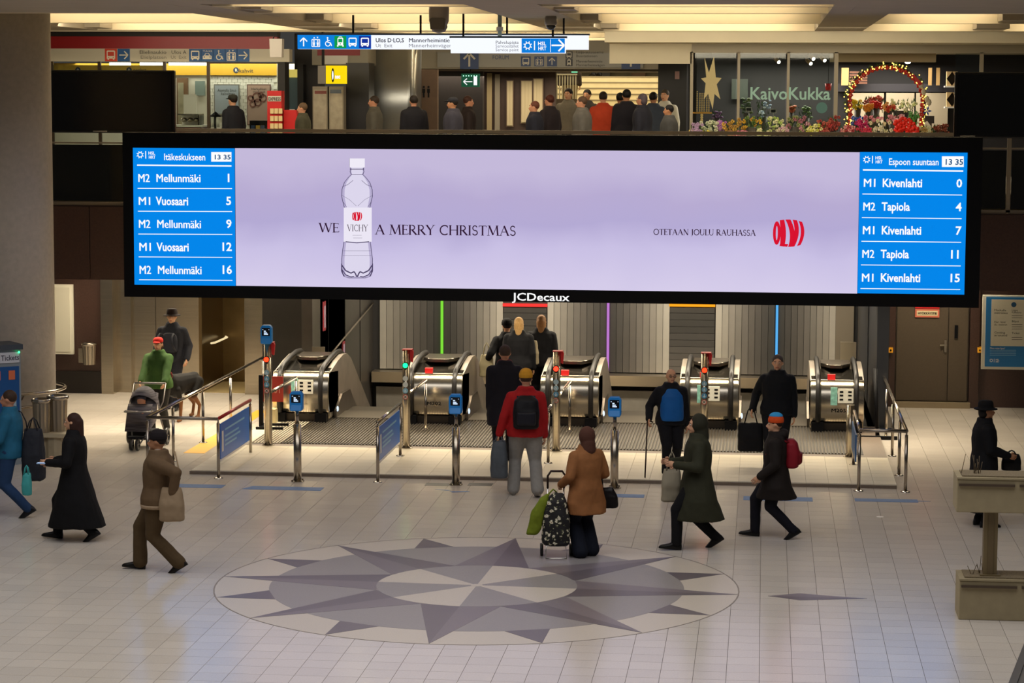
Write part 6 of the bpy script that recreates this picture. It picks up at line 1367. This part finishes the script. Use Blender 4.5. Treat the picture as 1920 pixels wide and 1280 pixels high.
MB().mat(M('2a1a14',.4)).tube([(foot[0],foot[1],0),(w_[0]-.02,w_[1]-.05,w_[2]-.06)],.011,8).build('shaft',cn); MB().mat(M('1c1210',.4)).tube([(w_[0]-.02,w_[1]-.05,w_[2]-.07),(w_[0]-.02,w_[1]-.05,w_[2]-.03),(w_[0]+.02,w_[1]-.02,w_[2]-.02),(w_[0]+.06,w_[1],w_[2]-.04)],.013,8).build('grip',cn); MB().mat(BLACK).lathe([(.018,0),(.014,.05)],(foot[0],foot[1],0),10).build('rubber_tip',cn)
p13,j13=person('person in a long olive green coat with a pale cloth bag, walking',PP(1306,1028),PI*.55,1.72,'walk',-1,{1:(.2,.3,1.1),-1:(-.2,.28,1.12)},('coat','2e2e20'),'101012','100f0e',('short','3a2620'),hat=('hood','2b2a1f'),skin=0,fat=1.1)
bagbox('pale_bag','pale cloth bag hanging at the front of the olive green coat','bag',W(p13,(.22,.28,1.0)),.26,.14,.42,M('8f8672',.8),.22)
p14,j14=person('man in a black sweater carrying a black tote bag',PP(1455,880),PI*.98,1.76,'stand',1,{1:(.34,.05,.92)},('jacket','0f1116'),'111218','101010',('short','4a4038'),skin=0,fat=1.15)
w_=W(p14,j14[1][2]); bagbox('black_tote','large black tote bag with long handles carried by the man in black','bag',(w_[0]-.02,w_[1],.72),.40,.14,.44,M('0d0d12',.7),.26,taper=.98)
p15,j15=person('person in an orange and blue hat and a dark brown coat with a red backpack',PP(1452,1008),PI*.5,1.62,'walk',1,{1:(.2,.05,.9)},('long','1d1714'),'12121a','0f0e0e',('short','2a1c18'),hat=('beanie','c84a1c','2f8ac0'),skin=0,fat=1.08,hood=True)
backpack('dark red backpack on the person in the orange and blue hat',p15,M('7c1420',.6),w=.32,h=.4,m2=M('6a1018',.6))
p16,j16=person('woman in a black hat and long black coat holding a handbag, beyond the planters',PP(1842,986),PI*1.55,1.66,'stand',1,{1:(.15,.28,1.02),-1:(-.15,.3,1.0)},('maxi','0a0a0d'),'0a0a0c','0c0c0c',('bob','14100e'),hat=('brim','0b0a0c'),skin=1,fat=1.05)
w_=W(p16,(0,.36,1.02)); bagbox('handbag','black handbag in the hands of the woman in the black hat','bag',w_,.26,.12,.22,M('0c0b0d',.4),.05,rz=0)
p17,j17=person('person in a dark coat cut off by the right picture edge',(F(1925,930)[0]+.2,F(1925,930)[1],0),-PI*.5,1.72,'stand',1,None,('long','16181f'),'121218','101010',('short','2a2018'),skin=0)
# stroller
def stroller():
    x,y=F(268,838); t=thing('stroller','grey striped pushchair with a hood and big wheels','stroller',(x,y,0)); FM=M('8a8684',.3,.8); ST_=M('67636a',.8,var=.5,scale=5,stretch=(.5,.5,9),name='striped_cloth'); DK=M('17161a',.8)
    for sx,wy,r in ((-.31,.35,.14),(.31,.35,.14),(-.08,-.4,.1),(.02,-.4,.1)):
        w=thing('tmp','','',(0,0,0)) if 0 else None
        wm=MB().mat(RUBBER,True); n=20
        wm.loft([[(x+sx+dx,y+wy+rr*math.cos(2*PI*i/n),r+rr*math.sin(2*PI*i/n)) for i in range(n)] for dx,rr in ((-.02,r*.72),(-.02,r*.98),(.02,r*.98),(.02,r*.72),(-.02,r*.72))],cap=False); wm.mat(FM).box(x+sx-.012,x+sx+.012,y+wy-.01,y+wy+.01,.02,2*r-.02).box(x+sx-.012,x+sx+.012,y+wy-r+.02,y+wy+r-.02,r-.01,r+.01); wm.build('wheel',t)
    fr=MB().mat(FM)
    for s in (-.26,.26):
        fr.tube([(x+s,y+.5,.98),(x+s,y+.3,.7),(x+s*.6,y-.1,.35),(x+s*.25,y-.4,.12)],.013,8); fr.tube([(x+s*1.1,y+.35,.14),(x+s,y+.1,.5)],.013,8)
    fr.tube([(x-.26,y+.5,.98),(x+.26,y+.5,.98)],.016,8); fr.tube([(x-.31,y+.35,.14),(x+.31,y+.35,.14)],.012,8); fr.build('frame',t)
    o=MB().mat(ST_,True); o.loft([[(x-.2,y-.28,.33),(x+.2,y-.28,.33),(x+.21,y+.05,.42),(x+.21,y+.22,.86),(x-.21,y+.22,.86),(x-.21,y+.05,.42)],[(x-.2,y-.22,.4),(x+.2,y-.22,.4),(x+.2,y-.05,.5),(x+.2,y+.12,.88),(x-.2,y+.12,.88),(x-.2,y-.05,.5)]]); o.build('seat',t)
    o=MB().mat(ST_,True); rg=[]
    for a in (0,.3,.6,.9,1.2,1.5): rg.append([(x+.245*math.cos(u),y+.16-.32*math.sin(a)*max(.15,math.sin(u)),.62+(.36*math.sin(u))*math.cos(a*.55)+.0) for u in [PI*i/14 for i in range(15)]])
    o.loft(rg,cap=False,closed=False); o.build('hood',t)
    o=MB().mat(ST_,True).loft([[(x-.2,y-.3,.42),(x+.2,y-.3,.42),(x+.2,y-.36,.3),(x-.2,y-.36,.3)],[(x-.2,y-.12,.72),(x+.2,y-.12,.72),(x+.2,y-.18,.66),(x-.2,y-.18,.66)]]); o.build('foot_cover',t)
    bx(x-.2,x+.2,y-.15,y+.25,.14,.28,DK).build('basket',t); bx(x-.14,x+.14,y-.42,y-.3,.2,.23,DK).build('footrest',t)
    MB().mat(FM).tube([(x-.22,y-.2,.62),(x-.2,y-.36,.62),(x+.2,y-.36,.62),(x+.22,y-.2,.62)],.015,8).build('bumper_bar',t)
    c=thing('child','small child sitting in the pushchair under a cover','person',(x,y-.08,.5)) 
    o=MB(); ell(o,(0,.02,.26),(.07,.075,.085)); cap(o,(0,.03,.2),(0,.05,.02),.07,.1); cap(o,(-.1,0,.12),(-.04,-.12,.06),.035,.03); cap(o,(.1,0,.12),(.06,-.12,.08),.035,.03); rem(o,'body',c,SKIN[2],.014,2)
    o=MB(); cap(o,(0,.03,.16),(0,.04,.02),.085,.115); cap(o,(-.1,0,.13),(-.06,-.09,.08),.048,.042); cap(o,(.1,0,.13),(.08,-.09,.09),.048,.042); rem(o,'jacket',c,M('5a5560',.8),.014,2)
    o=MB(); ell(o,(0,.035,.3),(.078,.08,.075)); rem(o,'hat',c,M('3c3a44',.8),.014,2)
stroller()
# dog
def dog():
    x,y=F(338,783); t=thing('dog','large black and tan dog walking beside the stroller group','dog',(x+.1,y-.3,0),None,PI*.9); t.scale=(1.15,1.15,1.15); o=MB(); DK=M('1c1715',.6,var=.15,scale=30)
    def b(*a): cap(o,*a)
    loft=[(-.42,.60,.07,.10),(-.36,.58,.11,.13),(-.2,.57,.11,.135),(0,.56,.115,.16),(.18,.54,.13,.19),(.32,.58,.12,.17),(.4,.63,.08,.1)]
    rings=[]
    for yy,zz,rx,rz_ in loft: rings.append([(rx*math.cos(u),yy,zz+rz_*math.sin(u)) for u in [2*PI*i/14 for i in range(14)]])
    o.loft(rings)
    b((0,.34,.64),(0,.52,.84),.1,.07); ell(o,(0,.56,.87),(.072,.09,.075)); b((0,.6,.86),(0,.76,.82),.05,.032)
    for s in (1,-1):
        b((s*.045,.52,.93),(s*.07,.5,.86),.012,.03)
        f=s*.08; b((s*.1,.28,.5),(s*.09,.24+f,.3),.055,.035); b((s*.09,.24+f,.3),(s*.09,.26+f,.05),.032,.024); b((s*.09,.26+f,.03),(s*.09,.33+f,.025),.028,.024)
        b((s*.09,-.34,.56),(s*.1,-.26-f,.36),.09,.055); b((s*.1,-.26-f,.36),(s*.1,-.44-f,.2),.045,.028); b((s*.1,-.44-f,.2),(s*.1,-.4-f,.04),.026,.024); b((s*.1,-.4-f,.03),(s*.1,-.33-f,.025),.028,.024)
    b((0,-.42,.66),(0,-.6,.5),.028,.012)
    m=bpy.data.materials.new('dog_coat'); m.use_nodes=True; nt=m.node_tree; bs=nt.nodes['Principled BSDF']; bs.inputs['Roughness'].default_value=.6
    tc=nt.nodes.new('ShaderNodeTexCoord'); sp=nt.nodes.new('ShaderNodeSeparateXYZ'); nt.links.new(tc.outputs['Object'],sp.inputs[0]); cr=nt.nodes.new('ShaderNodeValToRGB'); e=cr.color_ramp.elements
    e[0].position=.3; e[0].color=rgb('6b4426'); e[1].position=.38; e[1].color=rgb('0b0807'); bs.inputs['Specular IOR Level'].default_value=.15; nt.links.new(sp.outputs['Z'],cr.inputs[0]); nt.links.new(cr.outputs[0],bs.inputs['Base Color'])
    rem(o,'body',t,m,.014,2)
    MB().mat(M('5a1c18',.5)).tube([(.1*math.cos(u),.42+.03*math.sin(u),.74+.08*math.sin(u)) for u in [2*PI*i/16 for i in range(17)]],.012,6).build('collar',t,local=True)
    for s in (1,-1): MB().mat(BLACK,True).ball((s*.04,.63,.89),.011,6,5).build('eye',t,local=True)
    MB().mat(BLACK,True).ball((0,.79,.83),.018,6,5).build('nose',t,local=True)
dog()
# shopping trolley
def trolley():
    x,y=F(1042,1046); t=thing('shopping_trolley','black floral wheeled shopping trolley with a chrome frame','shopping trolley',(x,y,0),None,.12)
    m=bpy.data.materials.new('floral_cloth'); m.use_nodes=True; nt=m.node_tree; bs=nt.nodes['Principled BSDF']; bs.inputs['Roughness'].default_value=.8
    tc=nt.nodes.new('ShaderNodeTexCoord'); vo=nt.nodes.new('ShaderNodeTexVoronoi'); vo.inputs['Scale'].default_value=17; no=nt.nodes.new('ShaderNodeTexNoise'); no.inputs['Scale'].default_value=30
    mx=nt.nodes.new('ShaderNodeMixRGB'); mx.inputs[0].default_value=.06; nt.links.new(tc.outputs['Object'],mx.inputs[1]); nt.links.new(no.outputs['Color'],mx.inputs[2]); nt.links.new(tc.outputs['Object'],no.inputs['Vector']); nt.links.new(mx.outputs[0],vo.inputs['Vector'])
    cr=nt.nodes.new('ShaderNodeValToRGB'); cr.color_ramp.interpolation='CONSTANT'; e=cr.color_ramp.elements; e[0].position=0; e[0].color=rgb('8a7048'); e[1].position=.12; e[1].color=rgb('cfc6b0'); q=e.new(.34); q.color=rgb('5a5a3c'); q=e.new(.42); q.color=rgb('120e0f')
    nt.links.new(vo.outputs['Distance'],cr.inputs[0]); nt.links.new(cr.outputs[0],bs.inputs['Base Color'])
    o=MB(); loftz(o,[(0,0,.17,.16,.12),(0,0,.2,.175,.135),(0,0,.5,.17,.13),(0,.0,.72,.13,.1),(0.02,0,.80,.075,.06),(.02,0,.82,.05,.03)],24,3.2); rem(o,'cloth_bag',t,m,.012,2,.008)
    CH_=M('c8c4bc',.2,1)
    f=MB().mat(CH_)
    for s in (-.1,.1): f.tube([(s,.13,.17),(s,.14,.6),(s,.14,.85)],.009,6)
    f.tube([(-.13,-.13,.02),(.13,-.13,.02),(.12,-.1,.17),(-.12,-.1,.17),(-.13,-.13,.02)],.009,6); f.tube([(-.12,-.1,.17),(-.12,.15,.17)],.009,6); f.tube([(.12,-.1,.17),(.12,.15,.17)],.009,6); f.build('frame',t,local=True)
    MB().mat(M('2a1a16',.4)).tube([(-.1,.14,.85),(-.1,.15,1.0),(-.06,.16,1.06),(.08,.16,1.06),(.12,.15,1.0),(.1,.14,.85)],.014,8).build('handle',t,local=True)
    for s in (-.17,.19): 
        wm=MB().mat(RUBBER,True); n=18; wm.loft([[(s+dx,.16+rr*math.cos(2*PI*i/n),.08+rr*math.sin(2*PI*i/n)) for i in range(n)] for dx,rr in ((-.018,.02),(-.018,.078),(.018,.078),(.018,.02))]); wm.build('wheel',t,local=True)
    w_=W(t,(-.2,-.02,.72)); g=thing('green_cloth','olive green cloth bag hanging down beside the floral trolley','bag',w_); o=MB(); loftz(o,[(-.1,0,-.42,.07,.04),(-.07,0,-.35,.09,.05),(-.01,0,-.12,.09,.06),(.05,0,.02,.06,.05),(.1,0,.09,.03,.03)],16); rem(o,'bag_body',g,M('6d7a1e',.7,var=.1,scale=20),.014,2,.01)
    MB().mat(M('6d7a1e',.7)).tube([(.1,0,.08),(.16,.04,.14),(.2,.06,.1)],.01,6).build('strap',g,local=True)
trolley()
# upper level -----------------------------------------------------
def up_(lab,px,pt,Y,rz,col_,hair=('short','2a1d14'),hat=None,skin=0,trou='1a1c24',fat=1.1,legs='step',arms=None,vox=.024,kind='jacket'):
    x,z=A(px,pt,Y); Hh=max(1.5,min(1.9,z-UF)); hair=(hair[0],'%02x%02x%02x'%tuple(int(int(hair[1][q:q+2],16)*.6) for q in (0,2,4))); return person(lab,(x,Y,UF),rz,Hh,legs,1,arms,(kind,col_),trou,'141414',hair,hat,skin,vox,0,fat)
up_('customer in black with a dark cap facing the kiosk poster',437,178,46.2,PI*.3,'17181e',hat=('cap','2b2c26'),skin=0)
up_('bald headed person in an olive jacket walking past the yellow light box',568,193,45.0,PI*.5,'3a382a',('short','8a6a48'),skin=2)
up_('person in a grey green jacket in front of the mirror steel column',702,180,46.5,PI*.5,'4b4840',('short','4a3a30'),skin=2)
up_('person in a black jacket before the toilet wall, next to the grey green jacket',776,179,45.3,PI*.15,'111016',('short','2c2018'),skin=2,fat=1.25)
up_('person in a dark blue grey jacket and grey cap before the dark corridor wall',850,183,45.0,PI*.5,'33323c',('short','2c2420'),('cap','23242a'),1,fat=1.35)
up_('tall slim person in dark brown behind the blue grey jacket',877,180,47.5,-PI*.4,'241c1c',('short','5a3428'),skin=2)
up_('person in navy at the corner of the paper covered windows',1003,190,45.2,PI*.5,'1a1b26',('short','8a4a34'),skin=2,fat=1.25)
up_('person in dark clothes with reddish hair in front of the brown pier',1031,178,46.5,PI*.3,'201a1e',('short','6a2c1c'),skin=2)
up_('tall person in a grey quilted jacket at the foot of the stairs railing',1066,166,50,PI*.9,'6c665a',('short','2a2020'),skin=0,fat=1.0)
up_('blurred person in a pale grey top passing before the stairs',1092,181,45.5,PI*.5,'55524e',('short','7a5a44'),skin=2,fat=1.3)
up_('person in a red orange jacket and jeans in front of the white stairs',1131,172,48,PI*.02,'a83a20',('short','3a2a20'),skin=0,trou='5a6c84')
up_('person with short dark hair in black beside the orange jacket',1101,168,51,PI*.9,'2a2622',('short','1a1412'),skin=1,fat=1.0)
up_('person in a black coat with an orange collar in the middle of the crowd',1175,168,47,PI*.1,'14121a',('short','14100e'),skin=1,kind='long',fat=1.2)
up_('short person in a dark cap partly behind the black coat',1163,174,49,0,'1a1216',('short','1a1412'),skin=1)
up_('person with grey violet hair in a slate jacket',1205,176,46.3,PI*.4,'23242e',('bob','7a6c78'),skin=2,kind='long',fat=1.2)
up_('person in a slate blue jacket with dark hair right of the violet haired one',1225,173,48.5,-PI*.1,'353c48',('short','140e0e'),skin=1,fat=1.1)
up_('person in a grey jacket stooping at the black pier',1255,208,45.0,PI*.5,'3c3c3c',('short','1c1616'),skin=1,fat=1.3)
up_('person in a white jacket half hidden by the black pier',1247,168,49,PI*.9,'c8c6b8',('short','6c5c4c'),skin=0,fat=.95)
ql=person('pair of legs in beige trousers climbing near the top of the white stairs',(A(1068,160,62.0)[0],62.0,UF+1.085),0,1.75,'step',1,None,('jacket','3a3028'),'8f7a54','1a1614',('short','2a1d14'),vox=.024)
ql=person('person in dark trousers standing at the top landing of the white stairs',(A(1118,147,64.8)[0],64.9,UF+2.17),.6,1.75,'stand',1,None,('jacket','2a2a2e'),'2c2c30','1a1614',('short','2a1d14'),vox=.026)
finish()
